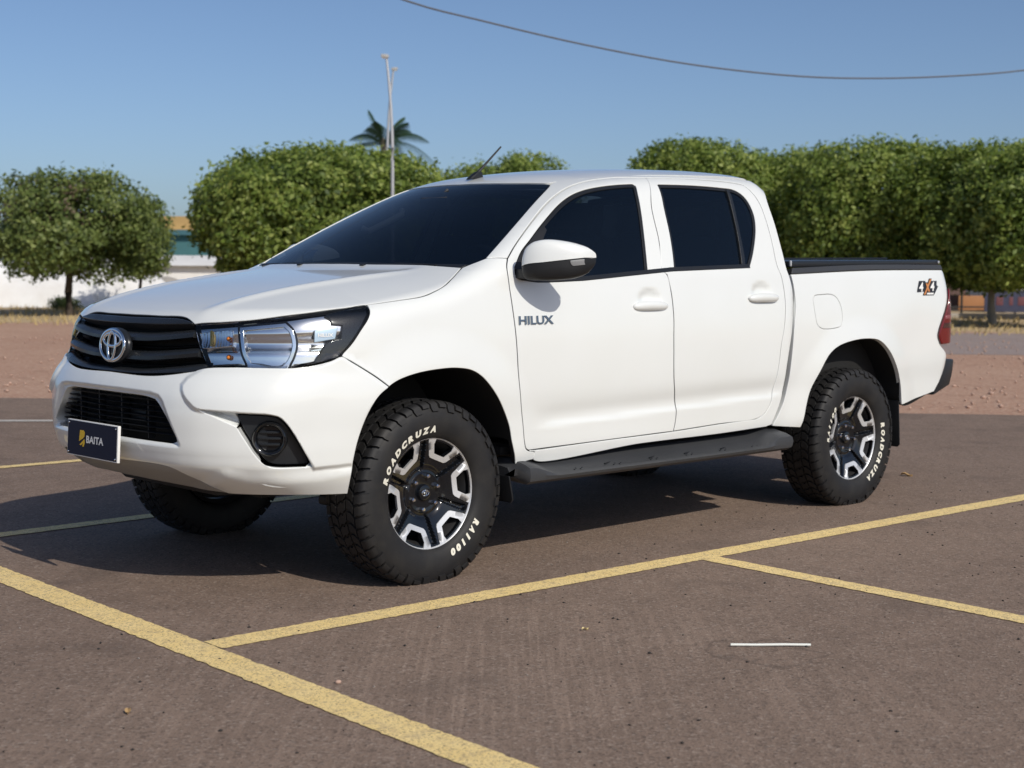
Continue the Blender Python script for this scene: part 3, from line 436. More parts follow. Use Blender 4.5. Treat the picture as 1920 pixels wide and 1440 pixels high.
def glass_dark():
    for nm, k in (('tinted_glass', .10), ('windscreen_glass', .26)):
        m = mat(nm, (.002, .0045, .009), .015, 0, 0., .36); t = m.node_tree; tr = t.nodes.new('ShaderNodeBsdfTransparent'); tr.inputs[0].default_value = (.50, .58, .66, 1); mx = t.nodes.new('ShaderNodeMixShader'); mx.inputs[0].default_value = k
        t.links.new(t.nodes['Principled BSDF'].outputs[0], mx.inputs[1]); t.links.new(tr.outputs[0], mx.inputs[2]); t.links.new(mx.outputs[0], t.nodes['Material Output'].inputs[0])
glass_dark()
def clear_lens():
    m = bpy.data.materials.new('clear_lens'); m.use_nodes = True; t = m.node_tree; t.nodes.clear()
    o = t.nodes.new('ShaderNodeOutputMaterial'); mx = t.nodes.new('ShaderNodeMixShader'); tr = t.nodes.new('ShaderNodeBsdfTransparent'); gl = t.nodes.new('ShaderNodeBsdfGlossy'); fr = t.nodes.new('ShaderNodeFresnel')
    gl.inputs['Roughness'].default_value = .015; fr.inputs[0].default_value = 1.45; tr.inputs[0].default_value = (.95, .965, .97, 1)
    t.links.new(fr.outputs[0], mx.inputs[0]); t.links.new(tr.outputs[0], mx.inputs[1]); t.links.new(gl.outputs[0], mx.inputs[2]); t.links.new(mx.outputs[0], o.inputs[0])
    MATS['clear_lens'] = m
clear_lens()
def rubber():
    m = mat('tyre_rubber', (.018, .018, .019), .62); o = objc(m)
    n = noise(m, 14, 5, vec=o); n2 = noise(m, 260, 3, vec=o)
    c = mixc(m, ramp(m, n.outputs[0], [(.4, 0.), (.75, 1.)]).outputs[0], (.010, .010, .011), (.021, .0195, .018)); m.node_tree.links.new(c, nodes(m)[2].inputs['Base Color'])
    bump(m, n2.outputs[0], .0006, .6)
rubber()
WP = MATS['white_paint']; BP = MATS['black_plastic']; GP = MATS['grey_plastic']; SB = MATS['satin_black']; GB = MATS['gloss_black']; CH = MATS['chrome']; TG = MATS['tinted_glass']; UB = MATS['underbody']
# ================================================================ the pickup truck
truck = empty('pickup_truck')
tag(truck, 'white double-cab pickup truck parked across yellow bay lines', 'pickup truck')
D = lambda k, st=.012: dense(TR[k], st)
SIDE = Ortho((.10, 1, .12)); UP = Ortho((.30, 0, 1), (-1, 0, 0)); CORNER = Ortho(D45); WRAP = Cyl()
def A(*p): return [np.array(q, float) for q in p]
def dens_poly(q, st):
    out = []
    for a, b in zip(q, np.roll(q, -1, 0)):
        k = max(1, int(np.linalg.norm(b-a)/st)); out += [a+(b-a)*i/k for i in range(k)]
    return out
def both(name, *a, **k):
    o = panel(name, truck, *a, **k); k['mir'] = True
    return o, panel(name, truck, *a, **k)
# ---- hood
hl = [t for t in TR['strip_top'][:5] if t[1] > -.001]
half = dense([(*hl[0][:3], 1)]+[t[:3]+(0,) for t in hl[1:-1]]+[(*TR['hood'][0][:3], 0)]+[(*TR['hood'][1][:3], 1)]+[t for t in TR['hood'][2:]]+[(-.225, .55, 1.29, 0), (-.175, .28, 1.29, 0), (-.16, 0, 1.29, 1)], .014, closed=False)
panel('hood', truck, WP, UP, f_all, [mirror_loop(half[1:-1])], grid=.022, gap=.002)
# ---- roof
ditch = [(-1.062, .535, 0, 0), (-1.16, .568, 0, 0), (-1.35, .590, 0, 0), (-1.7, .602, 0, 0), (-2.2, .606, 0, 0), (-2.42, .600, 0, 0)]
half = dense([(-.935, 0, 0, 1), (-.965, .277, 0, 0), (-1.035, .505, 0, 1)]+ditch[1:]+[(-2.50, .580, 0, 1), (-2.545, .3, 0, 0), (-2.55, 0, 0, 1)], .015, closed=False)
half[:, 2] = 1.75
roof = panel('roof', truck, WP, Ortho((0, 0, 1), (-1, 0, 0)), f_cab, [mirror_loop(half[1:-1])], grid=.04, gap=.0004, rad=.0018, edge_mat=WP)
# ---- windscreen
wsl = TR['ws']
half = dense([(-.115, 0, 1.265, 1), (-.135, .25, 1.265, 0), (-.185, .5, 1.265, 0), (-.262, .735, 1.27, 1), wsl[1][:3]+(0,)]+[q[:3]+(0,) for q in wsl[2:6]]+[wsl[6][:3]+(1,), (-.962, .277, 1.692, 0), (-.932, 0, 1.692, 1)], .015, closed=False)
WS = Ortho((.75, 0, .66), (0, 0, 1))
panel('windscreen', truck, MATS['windscreen_glass'], WS, f_cab, [mirror_loop(half[1:-1])], grid=.05, gap=.004, off=-.003)
half = dense([(-.105, 0, 1.26, 1), (-.125, .25, 1.26, 0), (-.175, .5, 1.26, 0), (-.255, .735, 1.262, 1), (-.315, .762, 1.296, 1), (-.235, .5, 1.302, 0), (-.195, .25, 1.306, 0), (-.18, 0, 1.307, 1)], .02, closed=False)
panel('cowl', truck, BP, WS, f_cab, [mirror_loop(half[1:-1])], grid=.05, gap=0, off=.004)
for s in (-.235, .235):
    bm = bmesh.new(); box(bm, (-.150, s, 1.302), (.02, .025, .008), .003); bmo('washer_nozzle', bm, BP, truck)
for (a, b) in (((-.235, -.66, 1.290), (-.205, -.06, 1.303)), ((-.195, .06, 1.298), (-.245, .62, 1.297))):
    bm = bmesh.new(); A_, B_ = Vector(a), Vector(b); tube(bm, [A_+(B_-A_)*t+Vector((0, 0, .006+.006*math.sin(t*3.14))) for t in (0, .2, .4, .6, .8, 1)], .006, 6); bmo('wiper', bm, BP, truck)
# ---- wings
both('fender', WP, Ortho((.12, 1, .30)), f_all, [D('fender')], grid=.024)
# ---- cab side frame: pillars, roof rail, sill
ff = TR['frame_front']; fr = TR['frame_rear']; fi = TR['frame_in']
fl = [ff[0][:3]+(1,)]+[q[:3]+(0,) for q in ff[1:]]+[(-1.062, .535, 1.70, 1)]+[(x, y, 1.75, 0) for x, y, _, _ in ditch[1:]]+[(-2.50, .585, 1.74, 1), (-2.49, .65, 1.70, 0), fr[1][:3]+(0,)]+[q for q in fr[2:]]
fin = [fi[-1][:3]+(1,)]+[q[:3]+(c,) for q, c in zip(fi[-2::-1], [t[3] for t in fi[-2::-1]])]
both('cab_frame', WP, Ortho((.12, 1, .38)), f_cab, [dense(fl+fin)], grid=.03, gap=.0012, edge_mat=WP)
# ---- doors with windows
DOORS = {}
def make_door(key, win, mir):
    d = panel('door', truck, WP, SIDE, f_cab, [D(key), D(win)], grid=.021, gap=.0028, mir=mir)
    panel('window_seal', d, BP, SIDE, f_cab, [D(win), D(win)], grid=None, gap=0, rad=.001, off=-.004, inset=[0, .013], depth=.01, mir=mir)
    panel('window', d, TG, SIDE, f_cab, [D(win)], grid=.06, gap=0, rad=.001, off=-.009, inset=[.009], depth=.004, mir=mir)
    return d
for mir in (False, True):
    s = -1 if mir else 1
    fd = make_door('front_door', 'front_window', mir); rd = make_door('rear_door', 'rear_window', mir)
    DOORS[s] = (fd, rd)
    panel('window_divider', rd, SB, SIDE, f_cab, [D('divider')], grid=None, gap=0, rad=.002, off=.001, depth=.01, mir=mir)
    # belt mouldings
    fw = TR['front_window']; bl = np.array([q[:3] for q in fw[3:7]]); bl = np.concatenate([[fw[2][:3]], bl])
    ext = bl[-1]+(bl[-1]-bl[-2])/np.linalg.norm(bl[-1]-bl[-2])*.172
    line = np.concatenate([bl, [ext]]); up = line+np.array([0, 0, .017])
    panel('belt_moulding', fd, BP, SIDE, f_cab, [np.concatenate([line-np.array([0, 0, .004]), up[::-1]])], grid=None, gap=0, rad=.002, off=.003, depth=.012, mir=mir)
    rw = TR['rear_window']; bl = np.array([rw[12][:3], rw[13][:3]])
    e = bl[1]-bl[0]; e /= np.linalg.norm(e); st = bl[1]+e*.035
    line = np.array([bl[0]-e*.03, bl[1], st]); up = line+np.array([0, 0, .017])
    panel('belt_moulding', rd, BP, SIDE, f_cab, [np.concatenate([line-np.array([0, 0, .004]), up[::-1]])], grid=None, gap=0, rad=.002, off=.003, depth=.012, mir=mir)
    # mirror sail
    sp = np.array([fw[1][:3], fw[0][:3], fw[-1][:3], fw[-2][:3], fw[-3][:3]]); last = sp[-1]+np.array([-.012, 0, -.03]); low = np.array(fw[3][:3])+np.array([-.055, 0, .01])
    panel('mirror_sail', fd, BP, SIDE, f_cab, [np.concatenate([sp, [last, low, fw[2][:3]]])], grid=None, gap=.004, rad=.002, off=-.003, depth=.01, mir=mir)
    # handles
    for dr, hx, hz in ((fd, -1.334, 1.124), (rd, -2.212, 1.153)):
        bm = bmesh.new(); n = 20; rings = []
        for i in range(n+1):
            t = -1+2*i/n; k = max(0., 1-abs(t)**3.2)**.5; x = hx+t*.128; y0 = float(Yside(np.array(x), np.array(hz)))+.012*k+.004*(1-abs(t))
            y0 = .905-.012+(.010*k)
            rings.append([bm.verts.new((x, s*(y0+.019*k*math.cos(a)), hz-.006*(t*t)+.0215*k*math.sin(a)*(1 if math.sin(a) > 0 else 1.15))) for a in np.linspace(0, 2*math.pi, 14, endpoint=False)])
        for q, r in zip(rings, rings[1:]):
            for k in range(14): bm.faces.new((q[k], q[(k+1) % 14], r[(k+1) % 14], r[k]))
        bmesh.ops.remove_doubles(bm, verts=bm.verts, dist=.0002)
        bmo('door_handle', bm, WP, dr, angle=80)
# ---- front bumper with lower opening and fog openings
b0 = TR['bumper']
half = dense([(.967, 0, .868, 1)]+[b0[1][:3]+(0,)]+list(b0[2:-1])+[(.985, 0, .512, 1)], .011, closed=False)
it = TR['intake']
ih = dense([(.992, 0, .788, 1), it[2][:3]+(0,), it[3][:3]+(0,)]+list(it[4:6])+list(it[6:9])+[it[9], it[10], (.99, 0, .6195, 1)], .010, closed=False)
fog = D('fog', .010)
fx = []
for poly, hg, ti, to in FEAT:                                   # rows of mesh points along the folds pressed into the bumper
    q = np.array(poly); q = np.array(dens_poly(q, .0055)); q = q if area2(q) > 0 else q[::-1]
    for o_ in (-to-.002, -to*.4, .0, ti*.5, ti+.002):
        r_ = inset2(q, o_) ; O_, D_ = CORNER.rays(r_, np.array([[.7, .7, .7]])); P_, ok = march(f_all, O_, D_, 0, 1.9, 90); fx.append(WRAP.to2(P_[ok])); fx.append(WRAP.to2(P_[ok]*np.array([1, -1, 1])))
fx = np.concatenate(fx); kp = []; cellset = set()
for p in fx:
    c_ = (int(p[0]/.0032), int(p[1]/.0032))
    if c_ not in cellset: cellset.add(c_); kp.append(p)
fx = np.array(kp)
bump_o = panel('front_bumper', truck, WP, WRAP, f_all, [mirror_loop(half[1:-1]), mirror_loop(ih[1:-1]), fog, fog*np.array([1, -1, 1])], grid=.011, gap=.0018, rad=.004, depth=.085, edge_mat=WP, extra=fx)
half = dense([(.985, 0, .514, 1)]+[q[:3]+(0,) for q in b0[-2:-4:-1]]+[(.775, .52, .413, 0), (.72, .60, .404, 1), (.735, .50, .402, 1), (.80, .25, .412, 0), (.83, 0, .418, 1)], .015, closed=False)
panel('lower_valance', bump_o, MATS['valance_shade'], WRAP, f_all, [mirror_loop(half[1:-1])], grid=.03, gap=.001, off=-.004)  # white bumper lip; its shade and ground reflection put into a grey colour
def xF(y, z): return float(_xc(np.array(z))-_dr(np.array(abs(y))))
def strip_mesh(name, parent, m, ys, prof):
    """sweep a closed profile (list of functions y -> (x, z)) across the front"""
    bm = bmesh.new(); rings = [[bm.verts.new((*[p(y)[0]], y, p(y)[1])) for p in prof] for y in ys]; n = len(prof)
    for q, r in zip(rings, rings[1:]):
        for k in range(n): bm.faces.new((q[k], q[(k+1) % n], r[(k+1) % n], r[k]))
    bm.faces.new(rings[0]); bm.faces.new(rings[-1][::-1])
    return bmo(name, bm, m, parent, angle=30)
# lower opening: dark box, thin louvres
strip_mesh('intake_duct', bump_o, UB, np.linspace(-.50, .50, 17), [lambda y: (xF(y, .7)-.115, .60), lambda y: (xF(y, .7)-.115, .80), lambda y: (xF(y, .7)-.12, .80), lambda y: (xF(y, .7)-.12, .60)])
for i in range(7):
    z = .640+.0215*i; w = .487-.10*(z-.62)/.165
    strip_mesh('intake_louvre', bump_o, BP, np.linspace(-w, w, 15), [lambda y, z=z: (xF(y, .7)-.052, z+.003), lambda y, z=z: (xF(y, .7)-.046, z), lambda y, z=z: (xF(y, .7)-.052, z-.003), lambda y, z=z: (xF(y, .7)-.085, z-.002), lambda y, z=z: (xF(y, .7)-.085, z+.002)])
for y in (-.27, -.09, .09, .27):
    bm = bmesh.new(); box(bm, (xF(y, .7)-.072, y, .70), (.03, .006, .17)); bmo('intake_rib', bm, BP, bump_o)
bm = bmesh.new(); box(bm, (xF(.1, .7)-.10, .16, .70), (.02, .12, .05), .005); box(bm, (xF(.1, .7)-.10, .06, .72), (.02, .02, .08), .004); bmo('horn_bracket', bm, MATS['dark_metal'], bump_o)
# fog lamp openings
fcen = np.array(TR['fog_c'][0][:3])
f_fog = lambda P: smax(f_side(P), fA(P), .1)+.040
for mir in (False, True):
    s = -1 if mir else 1
    fb_ = panel('fog_lamp_bezel', bump_o, SB, CORNER, f_fog, [fog], grid=.02, gap=.0005, rad=.004, depth=.03, mir=mir, off=-.002)
    ax = Vector((D45[0], s*D45[1], -.06)).normalized(); c = Vector((fcen[0], s*fcen[1], fcen[2]))+ax*.014
    q = ax.to_track_quat('Y', 'Z').to_matrix().to_4x4(); M = Matrix.Translation(c) @ q
    bm = bmesh.new(); lathe(bm, [(.068, -.01), (.066, .008), (.060, .013), (.053, .010), (.049, -.002), (.047, -.012), (.0, -.014)], 40); bmesh.ops.transform(bm, matrix=M, verts=bm.verts); bmo('fog_lamp_ring', bm, GB, fb_, angle=50)
    for k in (-1, 0, 1):
        bm = bmesh.new(); hw = math.sqrt(.045**2-(k*.0235)**2); box(bm, (0, -.007, k*.0235), (2*hw, .012, .009), .003); bmesh.ops.transform(bm, matrix=M, verts=bm.verts); bmo('fog_lamp_slat', bm, SB, fb_)
# ---- grille
grille = strip_mesh('grille', truck, UB, np.linspace(-.57, .57, 25), [lambda y: (xF(y, .98)-.085, .85), lambda y: (xF(y, .98)-.085, 1.078), lambda y: (xF(y, .98)-.09, 1.078), lambda y: (xF(y, .98)-.09, .85)])
def bar(name, z0, z1, lift, w, dx, m, depth=.05, up2=0., taper=0.):
    def zz(y, z): t = max(0., (abs(y)-.16)/(w-.16)); return z+lift*t**1.6
    def pr(y):
        h = (z1-z0)*(1+taper*max(0., (abs(y)-.2)/(w-.2)))
        a, b = zz(y, z0), zz(y, z0)+h; c = .5*(a+b)
        return [(xF(y, a)+dx-.016, a), (xF(y, a)+dx-.003, a+.15*h), (xF(y, c)+dx, c), (xF(y, b)+dx-.010, b-.12*h), (xF(y, b)+dx-.022, b), (xF(y, b)+dx-depth, b-.004), (xF(y, a)+dx-depth, a+.004)]
    ys = np.linspace(-w, w, 41)
    return strip_mesh(name, grille, m, ys, [lambda y, i=i: pr(y)[i] for i in range(7)])
bar('grille_bar', .990, 1.026, .024, .468, .004, SB, .05)
bar('grille_bar', .914, .954, .026, .507, .004, SB, .05)
bar('grille_bar', .866, .884, .022, .552, .004, SB, .04, taper=.9)
for z0, z1, lf, w in ((1.036, 1.046, .015, .445), (.962, .972, .020, .485), (.893, .901, .022, .525)): bar('grille_mesh_bar', z0, z1, lf, w, -.045, BP, .03)
st = TR['strip_top']; half = dense([(.857, 0, 1.084, 1)]+[(q[0], q[1], q[2]-.008, 0) for q in st[3:5]]+[st[5][:3]+(1,), st[6][:3]+(1,), (.877, .25, 1.059, 0), (.890, 0, 1.057, 1)], .012, closed=False)
panel('grille_trim', grille, SB, WRAP, lambda P: smax(f_front(P), P[..., 2]-Hood(P[..., 0], P[..., 1]), .05), [mirror_loop(half[1:-1])], grid=.02, gap=.0005, rad=.005, depth=.03, off=.005)
# emblem: three chrome ovals on a dark oval
em = Matrix.Translation((.953, 0, .971)) @ Matrix.Rotation(math.radians(-6), 4, 'Y')
bm = bmesh.new()
lathe(bm, [(0, -.004), (.092, -.004), (.103, -.008), (.108, -.018), (.106, -.03)], 48)
bmesh.ops.transform(bm, matrix=em @ Matrix(((0, 1, 0, 0), (1, 0, 0, 0), (0, 0, .68, 0), (0, 0, 0, 1))), verts=bm.verts); emb = bmo('emblem', bm, SB, grille, angle=60)
def oval(cy, cz, ry, rz, r0, name='emblem_oval', dx=.0):
    bm = bmesh.new(); n = 56; rings = []
    for i in range(n):
        a = 2*math.pi*i/n; t = r0*(1+.25*math.sin(a)*0)
        cx, sx = math.cos(a), math.sin(a); nrm = Vector((0, cx/ry, sx/rz)).normalized()
        rings.append([bm.verts.new(Vector((dx+.006*math.sin(b), cy+ry*cx, cz+rz*sx))+nrm*t*math.cos(b)) for b in np.linspace(0, 2*math.pi, 8, endpoint=False)])
    for i in range(n):
        q, r = rings[i], rings[(i+1) % n]
        for k in range(8): bm.faces.new((q[k], q[(k+1) % 8], r[(k+1) % 8], r[k]))
    bmesh.ops.transform(bm, matrix=em, verts=bm.verts); bmo(name, bm, CH, emb, angle=80)
oval(0, 0, .094, .0625, .0085); oval(0, .022, .068, .0265, .0075, dx=.001); oval(0, -.002, .029, .0575, .0075, dx=.002)
# ---- headlights
def lamp(mir):
    s = -1 if mir else 1; K = dict(mir=mir); lo = D('lamp', .010)
    h = panel('headlight', truck, MATS['gloss_black'], CORNER, f_all, [lo], grid=.03, gap=.003, rad=.002, off=-.115, depth=.005, **K)
    ctr = CORNER.to2(lo).mean(0)
    # chrome housing, stepped like ribs on the turn-signal side
    def hoff(q):
        t = q[:, 0]; lft = sst(-.21, -.24, t)
        return -.020-.016*sst(.05, .0, np.abs(q[:, 1]-1.0))
    ins = panel('lamp_housing', h, MATS['lamp_chrome'], CORNER, f_all, [lo], grid=.008, gap=.004, rad=.002, off=hoff, inset=[.006], depth=.03, edge_mat=MATS['lamp_chrome'], **K)
    tu = D('lamp_turn', .008)
    panel('turn_reflector', h, MATS['lamp_chrome'], CORNER, f_all, [tu], grid=.005, gap=.002, rad=.002, off=lambda q: -.013-.008*sst(.05, .0, np.abs(q[:, 1]-q[:, 1].mean()))+.0022*np.abs(np.sin(q[:, 0]*260)), depth=.03, edge_mat=MATS['blue_chrome'], **K)
    mo = D('lamp_main', .008); mc = CORNER.to2(mo).mean(0)
    def bowl(q):
        d = np.hypot((q[:, 0]-mc[0])/.105, (q[:, 1]-mc[1])/.085); return -.020-.075*np.clip(1-d*d, 0, 1)+.0012*np.sin(q[:, 0]*330)
    panel('main_reflector', h, MATS['lamp_chrome'], CORNER, f_all, [mo], grid=.009, gap=.006, rad=.003, off=bowl, depth=.02, edge_mat=MATS['lamp_chrome'], **K)
    panel('reflector_rim', h, MATS['blue_chrome'], CORNER, f_all, [mo, mo], grid=None, gap=0, rad=.003, off=-.012, inset=[-.010, .007], depth=.02, edge_mat=MATS['lamp_chrome'], **K)
    panel('reflector_gap', h, GB, CORNER, f_all, [mo, mo], grid=None, gap=0, rad=.001, off=-.0115, inset=[-.0165, -.0095], depth=.01, **K)
    panel('dark_surround', h, GB, CORNER, f_all, [D('lamp_black', .010)], grid=.03, gap=.001, rad=.003, off=-.008, depth=.03, **K)
    pl = panel('badge_plate', h, MATS['plate_silver'], CORNER, f_all, [D('lamp_plate', .01)], grid=.03, gap=.001, rad=.002, off=-.004, depth=.01, **K)
    if not mir:
        lp = np.array([q[:3] for q in TR['lamp_plate']]); q2 = CORNER.to2(lp); V, Fc = text_geo('HILUX', .019, .0006)
        V = V+np.array([q2[:, 0].min()+.014, q2[:, 1].mean()-.008]); O_, D_ = CORNER.rays(V, lp); P, ok = march(f_all, O_, D_, 0, 1.9, 200); mesh('plate_lettering', P-D_*-.0-D_*.0015+grad(f_all, P)*-.0025, Fc, MATS['decal_white'], pl, False)
    pts = [Vector((q[0], s*q[1], q[2])) for q in TR['lamp_pts']]
    inw = Vector((-D45[0], -s*D45[1], 0))
    bm = bmesh.new(); tube(bm, [pts[0]-inw*.012, pts[1]-inw*.012], .0055, 8); bmo('signal_filament', bm, MATS['gold'], h)
    for p, r in ((pts[2], .010), (pts[3], .011)):
        bm = bmesh.new(); bmesh.ops.create_uvsphere(bm, u_segments=12, v_segments=8, radius=r, matrix=Matrix.Translation(p-inw*.010)); bmo('signal_bulb', bm, MATS['amber'], h)
    mc3 = np.array([q[:3] for q in TR['lamp_main']]).mean(0); mv = Vector((mc3[0], s*mc3[1], mc3[2]))
    bm = bmesh.new(); tube(bm, [mv+inw*.085, mv+inw*.035, mv+inw*.028], [.016, .014, .006], 12); bmo('bulb_shield', bm, MATS['dark_metal'], h)
    panel('lens', h, MATS['clear_lens'], CORNER, f_all, [lo], grid=.03, gap=.0018, rad=.002, off=-.001, depth=.004, edge_mat=MATS['clear_lens'], **K)
    return h
mat('gold', (.85, .60, .18), .25, .8)
lamp(False); lamp(True)
# ---- bed
bd = TR['bed']; bl_ = TR['bed_light']
loop = list(bd)+[bl_[0][:3]+(1,)]+[q[:3]+(0,) for q in bl_[1:]]+[(-4.066, .866, 1.205, 0), (-4.055, .855, 1.270, 0), (-4.02, .850, 1.297, 1), (-3.2, .868, 1.291, 0)]
BEDP = Ortho((-.30, 1, .08))
sides = []
for mir in (False, True):
    sd = panel('bed_side', truck, WP, BEDP, f_bed, [dense(loop), D('fuel')], grid=.024, gap=.0008, mir=mir, edge_mat=WP); sides.append(sd)
    panel('fuel_door', sd, WP, SIDE, f_bed, [D('fuel')], grid=.03, gap=.0012, rad=.002, mir=mir, off=-.0004)
    top = np.array([(-2.478, .872, 1.271), (-3.2, .868, 1.2935), (-4.02, .850, 1.2985)]); upz = np.array([(-4.01, .83, 1.325), (-3.2, .85, 1.322), (-2.50, .86, 1.302)])
    f_s = lambda P: f_side(P)
    panel('bed_rail', sd, GP, SIDE, f_s, [dense([tuple(p)+(1 if i in (0, 2) else 0,) for i, p in enumerate(top)]+[tuple(p)+(1 if i in (0, 2) else 0,) for i, p in enumerate(upz)])], grid=None, gap=0, rad=.004, depth=.06, off=.004, mir=mir)
    tl = [q[:3]+(1 if i in (0, len(bl_)-1) else 0,) for i, q in enumerate(bl_)]+[(-4.066, .866, 1.185, 1), (-4.13, .79, 1.165, 0), (-4.155, .76, 1.05, 0), (-4.155, .76, .93, 0), (-4.12, .80, .866, 1)]
    tlp = Ortho((-.62, .78, 0))
    t = panel('tail_light', truck, MATS['tail_red'], tlp, f_bed, [dense(tl)], grid=.03, gap=.001, rad=.006, off=.014, depth=.04, mir=mir, edge_mat=MATS['tail_dark'])
    panel('tail_light_band', t, MATS['tail_pink'], tlp, f_bed, [dense([(-3.985, .89, 1.030, 1), (-4.15, .76, 1.040, 1), (-4.155, .76, 1.018, 1), (-3.975, .89, 1.008, 1)])], grid=None, gap=0, rad=.002, off=.0155, depth=.004, mir=mir)
    panel('tail_light_band', t, MATS['tail_dark'], tlp, f_bed, [dense([(-3.965, .89, .985, 1), (-4.155, .76, .985, 1), (-4.155, .76, .955, 1), (-3.95, .893, .955, 1)])], grid=None, gap=0, rad=.002, off=.0155, depth=.004, mir=mir)
half = dense([(-4.17, 0, .56, 1), (-4.1, .74, .56, 1), (-4.1, .745, 1.28, 1), (-4.15, 0, 1.28, 1)], .03, closed=False)
panel('tailgate', truck, WP, Ortho((-1, 0, 0)), f_bed, [mirror_loop(half[1:-1])], grid=.06, gap=0)
bm = bmesh.new()
extrude_poly(bm, [(-4.10, -.80, .765), (-4.285, -.80, .755), (-4.275, -.80, .68), (-4.245, -.80, .60), (-4.06, -.80, .545)], (0, 1.60, 0), .012); rb = bmo('rear_bumper', bm, SB, truck)
bm = bmesh.new(); box(bm, (-4.20, .0, .7665), (.14, 1.2, .006), .002); bmo('bumper_step', bm, GP, rb)
bm = bmesh.new()
extrude_poly(bm, [(-2.505, -.838, 1.305), (-2.505, -.838, 1.338), (-4.005, -.838, 1.356), (-4.005, -.838, 1.325)], (0, 1.676, 0), .008); tc = bmo('tonneau_cover', bm, SB, truck)
for y in (-.5, .5):
    bm = bmesh.new(); tube(bm, [(-2.52, y, 1.349), (-3.98, y, 1.364)], .006, 6); bmo('cover_bow', bm, SB, tc)
for y in (.842, -.842):
    bm = bmesh.new(); box(bm, (-2.512, y, 1.326), (.012, .012, .03), .003); bmo('cover_clip', bm, MATS['machined_alloy'], tc); bm = bmesh.new(); box(bm, (-3.995, y, 1.343), (.012, .01, .016), .003); bmo('cover_clip', bm, MATS['machined_alloy'], tc)
half = dense([(-2.55, 0, .60, 1), (-2.5, .80, .60, 1), (-2.5, .80, 1.25, 0), (-2.5, .60, 1.70, 1), (-2.5, 0, 1.745, 1)], .03, closed=False)
hw_ = dense([(-2.55, 0, 1.36, 1), (-2.5, .60, 1.36, 1), (-2.5, .50, 1.66, 1), (-2.5, 0, 1.69, 1)], .03, closed=False)
CRP = Ortho((-1, 0, 0)); cb = panel('cab_rear_panel', truck, WP, CRP, f_cab, [mirror_loop(half[1:-1]), mirror_loop(hw_[1:-1])], grid=.06, gap=.002)
panel('rear_glass', cb, TG, CRP, f_cab, [mirror_loop(hw_[1:-1])], grid=.08, gap=.001, off=-.006)
# ---- badge and sticker lettering laid on the body side
def lay(name, parent, m, V, Fc, x0, z0, lift, thick=0.):
    x = x0-V[:, 0]; z = z0+V[:, 1]; fld = f_bed if x0 < -2.4 else f_cab
    O_ = np.stack([x, 0*x+1.3, z], -1); P, ok = march(fld, O_, np.repeat(np.array([[0., -1, 0]]), len(x), 0), 0, .8, 40); P[:, 1] += lift+.0006; Fc = [f[::-1] for f in Fc]
    bm = bmesh.new(); vs = [bm.verts.new(p) for p in P]
    for f in Fc:
        try: bm.faces.new([vs[i] for i in f])
        except Exception: pass
    if thick:
        r = bmesh.ops.extrude_face_region(bm, geom=list(bm.faces)); bmesh.ops.translate(bm, verts=[g for g in r['geom'] if isinstance(g, bmesh.types.BMVert)], vec=(0, thick, 0))
    else: bm.normal_update()
    bmesh.ops.recalc_face_normals(bm, faces=bm.faces) if thick else None
    me = bpy.data.meshes.new(name); bm.to_mesh(me); bm.free(); me.materials.append(m); return link(bpy.data.objects.new(name, me), parent)
V, Fc = text_geo('HILUX', .050, .0012); V[:, 0] *= .212/(V[:, 0].max()-V[:, 0].min()); V[:, 0] -= V[:, 0].min()
lay('badge_lettering', DOORS[1][0], MATS['badge_chrome'] if 'badge_chrome' in MATS else mat('badge_chrome', (.30, .32, .35), .16, 1.), V, Fc, -.469, 1.053, .0005, .004)
def poly_geo(pts):
    q = np.array(dens_poly(np.array(pts, float), .012)); q = q if area2(q) > 0 else q[::-1]; V, T = tri2([q], .012); return V, [tuple(int(i) for i in t) for t in T]
sx, sz = -3.690, 1.155
def shear(V, k=.28): V = V.copy(); V[:, 0] += k*V[:, 1]; return V
sd = sides[0]; st_o = None
V, Fc = poly_geo([(.0, .022), (.030, .078), (.100, .078), (.104, .070), (.128, .070), (.146, .092), (.178, .092), (.172, .078), (.236, .078), (.228, .052), (.246, .046), (.205, .010), (.186, -.006), (.060, -.006), (.078, .016), (.0, .012)])
st_o = lay('drive_sticker', sd, MATS['decal_black'], V, Fc, sx, sz, .0012)
for ox, oz in ((.020, .0185), (.148, .0215)):
    V, Fc = text_geo('4', .072, .0022); V[:, 0] *= 1.22; V = shear(V); V[:, 0] += ox; V[:, 1] += oz; lay('sticker_four', st_o, MATS['decal_white'], V, Fc, sx, sz, .0024)
V, Fc = poly_geo([(.068, -.002), (.086, -.002), (.172, .088), (.152, .088)]); lay('sticker_cross', st_o, MATS['decal_orange'], V, Fc, sx, sz, .0034)
V, Fc = poly_geo([(.098, .064), (.116, .064), (.140, .016), (.122, .016)]); lay('sticker_cross', st_o, MATS['decal_orange'], V, Fc, sx, sz, .0040)
V, Fc = poly_geo([(.104, -.001), (.180, -.001), (.186, .009), (.110, .009)]); lay('sticker_bar', st_o, MATS['decal_white'], V, Fc, sx, sz, .0024)
